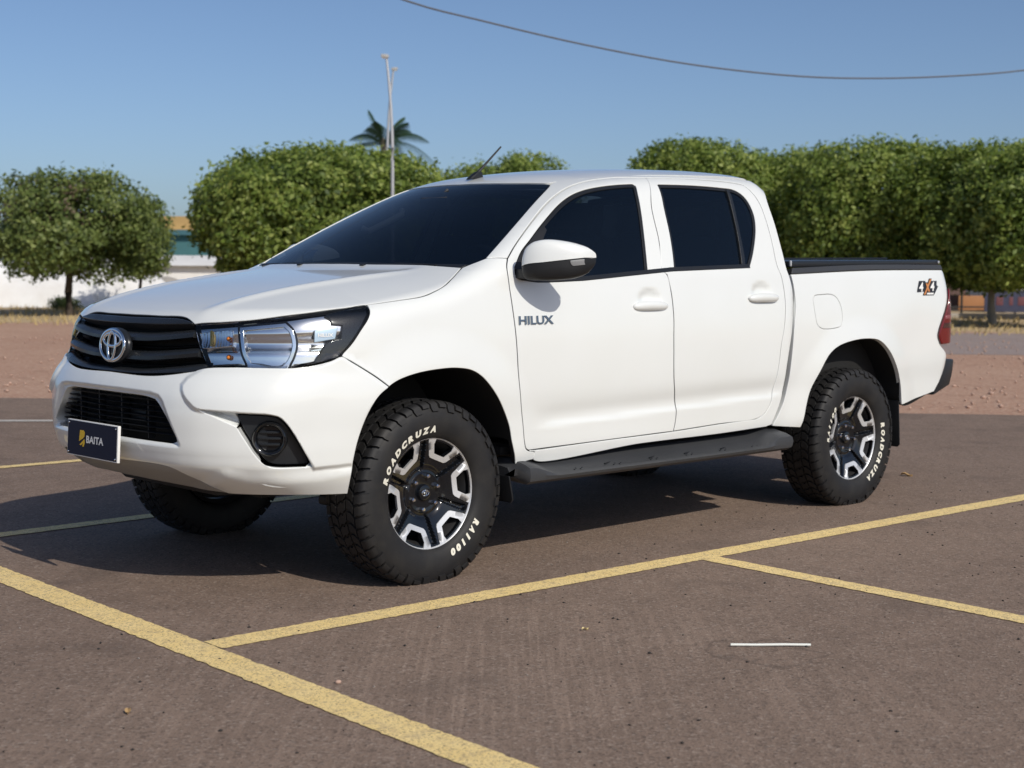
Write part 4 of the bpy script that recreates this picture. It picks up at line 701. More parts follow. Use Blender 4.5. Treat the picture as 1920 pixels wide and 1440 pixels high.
# ---- licence plate
pm = Matrix.Translation((1.050, .012, .591)) @ Matrix.Rotation(math.radians(-3), 4, 'Y')
def onplate(name, m, V2, Fc, lift, par, thick=0):
    P = [pm @ Vector((lift, v[0], v[1])) for v in V2]; return mesh(name, P, Fc, m, par, False)
bm = bmesh.new(); box(bm, (0, 0, 0), (.012, .408, .146), .002); bmesh.ops.transform(bm, matrix=pm, verts=bm.verts); plate = bmo('licence_plate', bm, MATS['decal_white'], truck)
R = lambda a, b, c, d: ([(a, b), (c, b), (c, d), (a, d)], [(0, 1, 2, 3)])
onplate('plate_face', MATS['plate_navy'], *R(-.200, -.069, .198, .069), .0066, plate)
V, Fc = text_geo('BAITA', .040, .0012); V[:, 0] *= .138/(V[:, 0].max()-V[:, 0].min()); V[:, 0] += -.045-V[:, 0].min(); V[:, 1] += -.013; onplate('plate_lettering', MATS['decal_white'], V, Fc, .0074, plate)
for poly in ([(-.102, .006), (-.098, .034), (-.066, .034), (-.058, .026), (-.060, .010), (-.074, .000), (-.104, -.012)], [(-.100, -.026), (-.060, .000), (-.056, -.016), (-.064, -.032), (-.076, -.032), (-.072, -.018), (-.086, -.028)]):
    onplate('plate_mark', MATS['plate_yellow'], poly, [tuple(range(len(poly)))], .0074, plate)
for y in (-.190, .188):
    for z in (-.06, .06):
        bm = bmesh.new(); bmesh.ops.create_uvsphere(bm, u_segments=8, v_segments=6, radius=.004, matrix=pm @ Matrix.Translation((.007, y, z))); bmo('plate_screw', bm, CH, plate)
bm = bmesh.new(); box(bm, (1.022, .012, .58), (.045, .20, .06), .004); bmo('plate_bracket', bm, BP, truck)
# ---- wheels: axle along local y, outer face towards +y
RW, HZ, YW = .386, .366, .770
def squash(P):
    P = P.copy(); lo = P[:, 2] < -HZ
    P[lo, 1] *= 1+.35*np.minimum(1, (-HZ-P[lo, 2])/.02)*.15
    P[lo, 2] = -HZ+(P[lo, 2]+HZ)*.02
    return P
def tyre_mesh():
    V = []; Fc = []
    prof = [(.228, .098), (.236, .112), (.250, .121), (.268, .1265), (.290, .1300), (.312, .1305), (.334, .127), (.352, .121), (.364, .1135), (.3735, .102), (.3765, .080), (.378, .04), (.3785, 0)]
    prof = prof+[(r, -y) for r, y in prof[-2::-1]]
    n = 120; k = len(prof)
    for i in range(n):
        a = 2*math.pi*i/n
        for r, y in prof: V.append((r*math.cos(a), y, r*math.sin(a)))
    for i in range(n):
        for j in range(k-1): Fc.append((i*k+j, i*k+j+1, ((i+1) % n)*k+j+1, ((i+1) % n)*k+j))
    def block(prf, a0, a1, skew=0., base=.010, jag=0.):
        """raised block: prf is a list of (radius, y) across, from a0 to a1 round the wheel"""
        m = len(prf); na = 3; i0 = len(V)
        for lay in (0, 1):
            for q in range(na):
                for j, (r, y) in enumerate(prf):
                    t = q/(na-1); sh = 0 if lay else .0012/RW
                    a = a0+(a1-a0)*t+skew*(j/(m-1)-.5)+jag*(1 if j % 2 else -1)+(sh if q == na-1 else -sh if q == 0 else 0)
                    nx, ny = prn(prf, j)
                    dr = -base if lay == 0 else 0
                    rr, yy = r+nx*dr, y+ny*dr
                    V.append((rr*math.cos(a), yy, rr*math.sin(a)))
        T = i0+na*m
        for q in range(na-1):
            for j in range(m-1): Fc.append((T+q*m+j, T+q*m+j+1, T+(q+1)*m+j+1, T+(q+1)*m+j))
        for q in range(na-1):
            for j in (0, m-1): 
                a, b = i0+q*m+j, i0+(q+1)*m+j; c, d = T+(q+1)*m+j, T+q*m+j; Fc.append((a, b, c, d) if j else (b, a, d, c))
        for j in range(m-1):
            for q in (0, na-1):
                a, b = i0+q*m+j, i0+q*m+j+1; c, d = T+q*m+j+1, T+q*m+j; Fc.append((a, b, c, d) if q == 0 else (b, a, d, c))
    def prn(prf, j):
        a = prf[max(0, j-1)]; b = prf[min(len(prf)-1, j+1)]; t = (b[0]-a[0], b[1]-a[1]); l = math.hypot(*t)+1e-9
        n = (t[1]/l, -t[0]/l)
        return n if n[0]*1+abs(n[1])*0 > 0 or (n[1]*prf[j][1] > 0) else (-n[0], -n[1])
    nb = 50; st = 2*math.pi/nb; R0 = RW
    for i in range(nb):
        a = i*st
        long = (i % 2 == 0)
        for sgn in (1, -1):
            o = 0 if sgn > 0 else st*.5
            sh = [(R0, .083), (R0-.001, .100), (R0-.004, .113), (R0-.014, .1235), (R0-.026, .1275)]+([(R0-.042, .1325)] if long else [])
            block([(r, sgn*y) for r, y in sh], a+o, a+o+st*.76, skew=.035*sgn, jag=.004)
            block([(R0+.0005, sgn*.034), (R0+.0003, sgn*.052), (R0, sgn*.074)], a+o+st*.30, a+o+st*1.02, skew=-.05*sgn, jag=.010)
        block([(R0+.001, -.026), (R0+.001, -.006), (R0+.001, .008), (R0+.001, .026)], a, a+st*.74, skew=.06, jag=.012)
    V = np.array(V); V[:, 1] = np.where(V[:, 1] < 0, V[:, 1]*.90, V[:, 1]); V = squash(V); return V, Fc
def wheel_parts():
    P = {}
    V, Fc = tyre_mesh(); P['tyre'] = (V, Fc, MATS['tyre_rubber'])
    return P
TV, TF = tyre_mesh()
me_t = bpy.data.meshes.new('tyre'); me_t.from_pydata([tuple(v) for v in TV.tolist()], [], TF); me_t.materials.append(MATS['tyre_rubber'])
bm = bmesh.new(); bm.from_mesh(me_t); bmesh.ops.recalc_face_normals(bm, faces=bm.faces)
for f in bm.faces: f.smooth = True
for e in bm.edges:
    if len(e.link_faces) == 2 and e.calc_face_angle(0) > .55: e.smooth = False
bm.to_mesh(me_t); bm.free()
YF = spl([0, .05, .09, .15, .19, .222, .232], [.052, .054, .058, .074, .086, .094, .096])
def groove(x, z):
    """radial channels between the spokes and a dished ring round the hub"""
    r = np.hypot(x, z); a = np.arctan2(z, x)-math.radians(-8+30); d = np.abs((a+math.pi/6) % (math.pi/3)-math.pi/6)*r
    w_ = .006+.055*np.clip(r-.10, 0, 1)
    g = .020*(1-sst(w_*.55, w_+.004, d))*sst(.085, .115, r)*(1-sst(.213, .219, r))
    e = .007*sst(.018, .034, np.abs((a+math.pi/6) % (math.pi/3)-math.pi/6)*r)*0
    return -g-.006*np.exp(-np.square((r-.098)/.010))
def disc(name, loops, mt, lift=0., thick=.03, grid=.02, bevel=.0015, fn=None):
    V2, T = tri2([np.array(q) for q in loops], grid); r = np.hypot(V2[:, 0], V2[:, 1]); V = np.stack([V2[:, 0], YF(r)+lift+(fn(V2[:, 0], V2[:, 1]) if fn else 0), V2[:, 1]], -1)
    Vs = [V]; Fc = [tuple(t[::-1]) for t in T]; base = len(V)
    for q in loops:
        q = np.array(q); n = len(q); r = np.hypot(q[:, 0], q[:, 1]); a = np.stack([q[:, 0], YF(r)+lift+(fn(q[:, 0], q[:, 1]) if fn else 0), q[:, 1]], -1); b = a-np.array([0, thick, 0])
        Vs += [a, b]; i0 = base; base += 2*n
        for i in range(n): j = (i+1) % n; Fc.append((i0+i, i0+j, i0+n+j, i0+n+i))
    me = bpy.data.meshes.new(name); me.from_pydata([tuple(v) for v in np.concatenate(Vs).tolist()], [], [tuple(map(int, f)) for f in Fc]); me.materials.append(mt)
    bm = bmesh.new(); bm.from_mesh(me); bmesh.ops.remove_doubles(bm, verts=bm.verts, dist=.0004); bmesh.ops.recalc_face_normals(bm, faces=bm.faces)
    for f in bm.faces: f.smooth = True
    for e in bm.edges:
        if len(e.link_faces) == 2 and e.calc_face_angle(0) > .5: e.smooth = False
    bm.to_mesh(me); bm.free(); return me
def pol(r, t): return (r, t)
def rotp(pts, a): c, s = math.cos(a), math.sin(a); return [(x*c-y*s, x*s+y*c) for x, y in pts]
def arcp(r, a0, a1, n): return [(r*math.cos(a0+(a1-a0)*i/n), r*math.sin(a0+(a1-a0)*i/n)) for i in range(n+1)]
OPEN = [(.163, -.028), (.163, .028)]+[(.197, .051)]+arcp(.218, math.radians(13.4), -math.radians(13.4), 6)+[(.197, -.051)]
UOUT = [(.142, -.039), (.142, .039), (.148, .049), (.190, .0805)]+arcp(.2265, math.radians(23.5), math.radians(13.4), 3)+[(.197, .0515), (.1635, .0285), (.1635, -.0285), (.197, -.0515)]+arcp(.2265, -math.radians(13.4), -math.radians(23.5), 3)+[(.190, -.0805), (.148, -.049)]
circ = lambda r, n=96: [(r*math.cos(2*math.pi*i/n), r*math.sin(2*math.pi*i/n)) for i in range(n)]
def dens2(p, st=.008):
    out = []
    for a, b in zip(p, p[1:]+p[:1]):
        k = max(1, int(math.hypot(b[0]-a[0], b[1]-a[1])/st)); out += [(a[0]+(b[0]-a[0])*i/k, a[1]+(b[1]-a[1])*i/k) for i in range(k)]
    return out
CEN = [math.radians(-8+60*k) for k in range(6)]
SLOT = [(.118, -.006), (.118, .006), (.208, .013), (.208, -.013)]
me_face = disc('rim_face', [circ(.2255)]+[dens2(rotp(OPEN, a))[::-1] for a in CEN], GB, 0, .028, .0055, fn=groove)
me_u = disc('alloy_accent', [dens2(UOUT, .006)], MATS['machined_alloy'], .0035, .012, None)
def bm_mesh(name, fn, mt, angle=40):
    bm = bmesh.new(); fn(bm); bmesh.ops.recalc_face_normals(bm, faces=bm.faces)
    for f in bm.faces: f.smooth = True
    for e in bm.edges:
        if len(e.link_faces) == 2 and e.calc_face_angle(0) > math.radians(angle): e.smooth = False
    me = bpy.data.meshes.new(name); bm.to_mesh(me); bm.free(); me.materials.append(mt); return me
me_lip = bm_mesh('rim_lip', lambda b: lathe(b, [(.2245, .0905), (.2262, .0985), (.2300, .1015), (.2335, .1000), (.2345, .0950), (.229, .088)], 96), MATS['machined_alloy'])
me_barrel = bm_mesh('rim_barrel', lambda b: lathe(b, [(.2245, .090), (.216, .07), (.205, .045), (.200, 0), (.205, -.08), (.2245, -.1)], 64), MATS['dark_metal'])
me_hub = bm_mesh('hub_cap', lambda b: lathe(b, [(0, .069), (.020, .069), (.031, .066), (.034, .060), (.036, .050), (.055, .053), (.082, .058), (.092, .050)], 40), GB)
me_disc = bm_mesh('brake_disc', lambda b: lathe(b, [(.06, -.005), (.145, -.005), (.150, -.012), (.150, -.03), (.06, -.03)], 48), MATS['dark_metal'])
me_back = bm_mesh('wheel_back', lambda b: lathe(b, [(0, -.05), (.2, -.05)], 32), UB)
def nutf(b): lathe(b, [(0, .074), (.006, .074), (.0095, .070), (.0105, .050)], 6)
me_nut = bm_mesh('lug_nut', nutf, CH, 25)
def hubmark(b):
    for cy, cz, ry, rz, r0 in ((0, 0, .0185, .0125, .0016), (0, .004, .012, .005, .0013), (0, -.001, .005, .0115, .0013)):
        n = 28; R_ = []
        for i in range(n):
            a = 2*math.pi*i/n; R_.append([b.verts.new((cy+ry*math.cos(a)+r0*math.cos(a)*math.cos(k), .0695+r0*math.sin(k), cz+rz*math.sin(a)+r0*math.sin(a)*math.cos(k))) for k in (0, 1.57, 3.14, 4.71)])
        for i in range(n):
            q, r = R_[i], R_[(i+1) % n]
            for k in range(4): b.faces.new((q[k], q[(k+1) % 4], r[(k+1) % 4], r[k]))
me_mark = bm_mesh('hub_mark', hubmark, CH, 80)
SW = spl([.228, .236, .250, .268, .290, .312, .334], [.098, .112, .121, .1265, .1300, .1305, .127])
def arc_text(name, s, centre, span, r0=.271, h=.0245):
    """raised white letters reading clockwise seen from outside; angles in degrees from the wheel's rear (image right), anticlockwise"""
    Vs = []; Fc = []; n = len(s); base = 0
    for i, ch in enumerate(s):
        V, F_ = text_geo(ch, h/.73, .0026); w = V[:, 0].max()-V[:, 0].min(); cell = math.radians(span)/n*r0
        sc = min(1.25, cell*.80/w); V[:, 0] = (V[:, 0]-V[:, 0].min()-w/2)*sc; V[:, 0] += .25*(V[:, 1]-h/2)
        # slab feet
        ac = math.radians(centre+span/2-span*(i+.5)/n)
        rr = r0-h/2+V[:, 1]; a = ac-V[:, 0]/r0
        P = np.stack([-rr*np.cos(a), SW(rr)+.0012, rr*np.sin(a)], -1)
        Vs.append(P); Fc += [tuple(k+base for k in f) for f in F_]; base += len(P)
    V = np.concatenate(Vs)
    me = bpy.data.meshes.new(name); me.from_pydata([tuple(v) for v in V.tolist()], [], Fc); me.materials.append(MATS['white_letter'])
    bm = bmesh.new(); bm.from_mesh(me); bmesh.ops.recalc_face_normals(bm, faces=bm.faces)
    fl = [f for f in bm.faces if f.normal.y < 0]; bmesh.ops.reverse_faces(bm, faces=fl); bm.to_mesh(me); bm.free(); return me
SETS = {'f': [arc_text('tyre_lettering', 'ROADCRUZA', 127, 80), arc_text('tyre_lettering', 'RA1100', -50, 43)], 'r': [arc_text('tyre_lettering', 'ROADCRUZA', -24, 80), arc_text('tyre_lettering', 'RA1100', 159, 43)]}
for x, key in ((0., 'f'), (-3.085, 'r')):
    for s in (1, -1):
        w_ = empty('wheel', (x, s*YW, HZ), truck, 0 if s > 0 else math.pi)
        ty = link(bpy.data.objects.new('tyre', me_t), w_)
        for m_ in SETS[key]: link(bpy.data.objects.new('tyre_lettering', m_), w_)
        for m_ in (me_face, me_lip, me_barrel, me_hub, me_disc, me_back, me_mark): link(bpy.data.objects.new(m_.name.split('.')[0], m_), w_)
        ph = 0 if key == 'f' else math.radians(30)
        for a in CEN:
            o = link(bpy.data.objects.new('alloy_accent', me_u), w_); o.rotation_euler = (0, -a, 0)
            o = link(bpy.data.objects.new('lug_nut', me_nut), w_); aa = a-math.radians(11); o.location = (.070*math.cos(aa), .004, .070*math.sin(aa))
        if key == 'r':
            for c in w_.children:
                if c.name.split('.')[0] in ('rim_face', 'alloy_accent', 'lug_nut', 'hub_mark'): 
                    c.rotation_euler = (0, c.rotation_euler.y-ph, 0)
                    if c.name.startswith('lug_nut'): l = c.location.copy(); l.rotate(Matrix.Rotation(-ph, 3, 'Y')); c.location = l
# ---- wheel housings, flaps, underside
def liner(pts, ydeep, name, s):
    pts = [np.array(p[:3]) for p in pts]; bm = bmesh.new(); n = len(pts); rows = []
    for k, (y, inn) in enumerate(((None, -.012), (None, -.012), (ydeep, .0))):
        row = []
        for p in pts:
            q = p.copy()
            if k == 0: q[1] = p[1]-.008
            elif k == 1: q[1] = p[1]-.06
            else: q[1] = ydeep
            row.append(bm.verts.new((q[0], s*q[1], q[2]+(.012 if k else .002))))
        rows.append(row)
    for q, r in zip(rows, rows[1:]):
        for i in range(n-1): bm.faces.new((q[i], q[i+1], r[i+1], r[i]))
    bm.faces.new(rows[-1]); bmo(name, bm, UB, truck, angle=60)
fa_ = [q for q in TR['fender']]; 
i0 = min(range(len(fa_)), key=lambda i: abs(fa_[i][2]-.388)+abs(fa_[i][0]+.43)+abs(fa_[i][1]-.9))
arcF = dense([fa_[i][:3]+(0,) for i in range(len(fa_)) if fa_[i][2] < .90 and -.46 < fa_[i][0] < .28 and i >= 19]+[q[:3]+(0,) for q in TR['bumper'][13:20]], .03, closed=False)
arcR = dense([q[:3]+(0,) for q in TR['bed'][8:20]], .03, closed=False)
for s in (1, -1):
    liner(arcF, .42, 'wheel_housing', s); liner(arcR, .42, 'wheel_housing', s)
    for x0, x1, z1, yy in ((-.452, -.395, .40, .74), (-3.545, -3.49, .55, .74)):
        bm = bmesh.new(); extrude_poly(bm, [(x0+.025, s*(yy-.10), z1), (x0+.022, s*.888, z1), (x0, s*.888, .295), (x0, s*.875, .281), (x0+.002, s*(yy-.09), .281)], (-.008, 0, 0), .002); bmo('mud_flap', bm, BP, truck)
        if x0 < -1: pass
def side_step(s):
    bm = bmesh.new(); xs = np.concatenate([np.linspace(-.448, -.66, 18), np.linspace(-.72, -2.18, 12), np.linspace(-2.22, -2.452, 18)]); rings = []
    for x in xs:
        ef = sst(-.70, -.50, x)*1.0; er = sst(-2.16, -2.30, x); e = max(ef, er)
        cf = max(0, 1-((x+.448)/.035)**2) if x > -.483 else 0; cr = max(0, 1-((x+2.452)/.06)**2) if x < -2.392 else 0; c = max(cf, cr)
        yo = .968-.06*c**2; zt = .396+.046*e-.035*c; zi = .448+.014*e-.03*c; zb = .366+.03*c; yi = .70
        prof = [(yi, .395), (.80, .378), (.90, zb), (yo-.03, zb-.002), (yo-.006, zb+.012), (yo, zb+.025+.012*e), (yo-.006, zt-.006), (yo-.024, zt+.002), (yo-.036, zt+.001+.006*e), (.86, .5*(zt+zi)+.0+.012*e), (.815, zi+.006*e), (.79, zi+.006), (yi, zi)]
        rings.append([bm.verts.new((x, s*y, z)) for y, z in prof])
    n = len(rings[0])
    for q, r in zip(rings, rings[1:]):
        for k in range(n): bm.faces.new((q[k], q[(k+1) % n], r[(k+1) % n], r[k]))
    bm.faces.new(rings[0]); bm.faces.new(rings[-1]); o = bmo('side_step', bm, GP, truck, angle=32)
    for i, x in enumerate(np.linspace(-.80, -2.10, 6)):
        for k in range(4):
            bm = bmesh.new(); box(bm, (x-.020*k, s*(.925-.012*(k % 2)), .3985+.0022+.003*(k % 2)), (.006, .006, .004), .001); bmo('step_stud', bm, BP, o)
    for x in (-1.36, -1.62, -1.05, -1.9):
        bm = bmesh.new(); box(bm, (x, s*.90, .4085), (.085, .007, .004), .001, Matrix.Rotation(.35*s, 3, 'Z')); bmo('step_rib', bm, BP, o)
side_step(1); side_step(-1)
bm = bmesh.new(); box(bm, (-1.65, 0, .475), (4.5, 1.20, .05), .01); box(bm, (-1.38, 0, .50), (1.85, 1.62, .04), .01); box(bm, (.35, 0, .62), (.6, .80, .40), .03); bmo('floor_pan', bm, UB, truck)
for s in (1, -1):
    bm = bmesh.new(); box(bm, (-1.75, s*.42, .42), (4.6, .08, .13), .01); bmo('chassis_rail', bm, UB, truck)
    bm = bmesh.new(); tube(bm, [(.02, s*.30, .36), (0, s*.72, .36)], .035, 10); tube(bm, [(.16, s*.34, .30), (.0, s*.68, .27), (-.22, s*.34, .33)], .025, 8); bmo('front_axle', bm, MATS['dark_metal'], truck)
bm = bmesh.new(); tube(bm, [(-3.085, -.72, .366), (-3.085, .72, .366)], .05, 12); bmesh.ops.create_uvsphere(bm, u_segments=16, v_segments=10, radius=.15, matrix=Matrix.Translation((-3.085, .05, .366))); bmo('rear_axle', bm, MATS['dark_metal'], truck)
bm = bmesh.new(); extrude_poly(bm, [(.76, -.36, .425), (.70, -.36, .37), (.25, -.36, .335), (.20, -.36, .42)], (0, .72, 0), .01); bmo('skid_plate', bm, MATS['dark_metal'], truck)
mat('cabin_trim', (.045, .046, .050), .75); mat('cabin_light_trim', (.30, .30, .29), .6); CT = MATS['cabin_trim']
bm = bmesh.new(); box(bm, (-1.5, 0, .74), (1.85, 1.55, .50), .02); cabin = bmo('cabin_floor', bm, UB, truck)
for s in (1, -1):
    bm = bmesh.new(); box(bm, (-1.48, s*.80, 1.02), (1.85, .04, .44), .01); bmo('door_trim', bm, CT, cabin)
bm = bmesh.new(); extrude_poly(bm, [(-.34, -.70, .95), (-.34, -.70, 1.22), (-.46, -.70, 1.262), (-.62, -.70, 1.235), (-.70, -.70, 1.12), (-.66, -.70, .95)], (0, 1.40, 0), .02); bmo('dashboard', bm, CT, cabin)
for x, ys in ((-1.28, (.38, -.38)), (-2.16, (.42, -.42, 0.))):
    for y in ys:
        bm = bmesh.new(); rt = Matrix.Rotation(-.28, 3, 'Y'); box(bm, (x, y, 1.17), (.15, .44, .58), .05, rt, 3); box(bm, (x+.25, y, .98), (.50, .46, .14), .05, None, 3); seat_ = bmo('seat', bm, CT, cabin)
        bm = bmesh.new(); box(bm, (x-.105, y, 1.53), (.09, .25, .16), .035, rt, 3); tube(bm, [(x-.08, y-.06, 1.42), (x-.10, y-.06, 1.49)], .006, 6); tube(bm, [(x-.08, y+.06, 1.42), (x-.10, y+.06, 1.49)], .006, 6); seat_ = bmo('headrest', bm, CT, cabin)
bm = bmesh.new(); R_ = []
for i in range(32):
    a = 2*math.pi*i/32; c_ = Vector((0, .185*math.cos(a), .185*math.sin(a))); nr = Vector((0, math.cos(a), math.sin(a))); R_.append([bm.verts.new(c_+nr*.015*math.cos(k)+Vector((.015*math.sin(k), 0, 0))) for k in np.linspace(0, 6.283, 8, endpoint=False)])
for i in range(32):
    for k in range(8): bm.faces.new((R_[i][k], R_[i][(k+1) % 8], R_[(i+1) % 32][(k+1) % 8], R_[(i+1) % 32][k]))
box(bm, (0, 0, -.01), (.05, .12, .12), .03); box(bm, (0, 0, 0), (.02, .34, .03), .008)
bmesh.ops.transform(bm, matrix=Matrix.Translation((-.80, .38, 1.22)) @ Matrix.Rotation(math.radians(25), 4, 'Y'), verts=bm.verts); bmo('steering_wheel', bm, CT, cabin)
bm = bmesh.new(); box(bm, (-.78, 0, 1.60), (.03, .20, .06), .012); tube(bm, [(-.80, 0, 1.61), (-.86, 0, 1.67)], .008, 6); bmo('rear_view_mirror', bm, CT, cabin)
bm = bmesh.new(); tube(bm, [(-.78, -.565, 1.49), (-.80, -.535, 1.475), (-.90, -.50, 1.525), (-.97, -.475, 1.565), (-.99, -.50, 1.585)], .016, 8); bmo('grab_handle', bm, MATS['cabin_light_trim'], cabin)
bm = bmesh.new(); box(bm, (-3.26, 0, .93), (1.46, 1.50, .70), .02); bmo('bed_liner', bm, UB, truck)
# ---- door mirrors
def door_mirror(s):
    root = empty('door_mirror', (-.50, s*.89, 1.26), truck, 0 if s > 0 else math.radians(-100)); off = Vector((-.50, s*.89, 1.26))
    ts = np.linspace(0, 1, 25)
    Yt = spl([0, .1, .3, .6, .85, .96, 1], [.925, .937, .978, 1.043, 1.100, 1.121, 1.126]); Tp = spl([0, .08, .2, .35, .6, .8, .93, 1], [1.312, 1.366, 1.399, 1.413, 1.412, 1.398, 1.382, 1.366])
    Bt = spl([0, .1, .3, .6, .8, .93, 1], [1.262, 1.246, 1.240, 1.243, 1.254, 1.274, 1.300]); Xf = spl([0, .1, .3, .6, .85, 1], [-.462, -.452, -.462, -.512, -.585, -.640]); Dp = spl([0, .3, .7, 1], [.075, .115, .115, .07])
    Sp = spl([0, .25, .5, 1], [1.296, 1.312, 1.319, 1.340])
    def sect(t, upper):
        tp, bt, sp = float(Tp(t)), float(Bt(t)), float(Sp(t)); sp = min(max(sp, bt+.004), tp-.002); xf, dp = float(Xf(t)), float(Dp(t)); y = float(Yt(t)); out = []
        for i in range(15):
            a = math.pi*i/14; e = abs(math.cos(a))**.62*(1 if math.cos(a) > 0 else -1); v = math.sin(a)**.8
            if upper: z = sp+(tp-sp)*v
            else: z = sp-.003-(sp-.003-bt)*v
            x = xf-dp/2+e*dp/2*(1 if upper else .97)
            out.append(Vector((x, s*y, z))-off)
        return out
    for nm, up, m_ in (('mirror_cap', True, WP), ('mirror_housing', False, BP)):
        bm = bmesh.new(); R_ = [[bm.verts.new(p) for p in sect(t, up)] for t in ts]
        for q, r in zip(R_, R_[1:]):
            for k in range(14): bm.faces.new((q[k], q[k+1], r[k+1], r[k]))
            bm.faces.new((q[14], q[0], r[0], r[14]))
        bm.faces.new(R_[0]); bm.faces.new(R_[-1]); bmo(nm, bm, m_, root, angle=55)
    bm = bmesh.new(); R_ = []
    for t in np.linspace(.84, .995, 10):
        sp = float(Sp(t)); bt = float(Bt(t)); xf = float(Xf(t)); y = float(Yt(t)); h = .024*min(1, (t-.80)/.06)
        R_.append([bm.verts.new(Vector((xf+.003-d_, s*(y+.0025), z))-off) for d_, z in ((.02, sp-.004), (.0, sp-.006), (-.001, sp-.006-h*.5), (.004, sp-.006-h), (.02, sp-.006-h))])
    for q, r in zip(R_, R_[1:]):
        for k in range(4): bm.faces.new((q[k], q[k+1], r[k+1], r[k]))
    bmo('mirror_indicator', bm, mat('indicator_clear', (.30, .31, .32), .15, .3, 1.), root, angle=60)
    bm = bmesh.new(); extrude_poly(bm, [Vector((-.470, s*.870, 1.250))-off, Vector((-.474, s*.955, 1.247))-off, Vector((-.474, s*.955, 1.290))-off, Vector((-.480, s*.862, 1.290))-off], (-.09, 0, 0), .006); bmo('mirror_arm', bm, BP, root)
    bm = bmesh.new(); box(bm, Vector((-.625, s*1.045, 1.325))-off, (.006, .15, .11), .003, Matrix.Rotation(s*.55, 3, 'Z')); bmo('mirror_glass', bm, CH, root)
door_mirror(1); door_mirror(-1)
# ---- aerial
bm = bmesh.new(); extrude_poly(bm, [(-.985, -.016, 1.722), (-1.005, -.016, 1.738), (-1.045, -.016, 1.765), (-1.075, -.016, 1.768), (-1.085, -.016, 1.738)], (0, .032, 0), .008); an = bmo('antenna', bm, BP, truck)
bm = bmesh.new(); tube(bm, [(-1.055, 0, 1.758), (-1.13, 0, 1.823), (-1.215, 0, 1.897)], [.008, .0055, .0045], 8); bmo('antenna_rod', bm, BP, an)
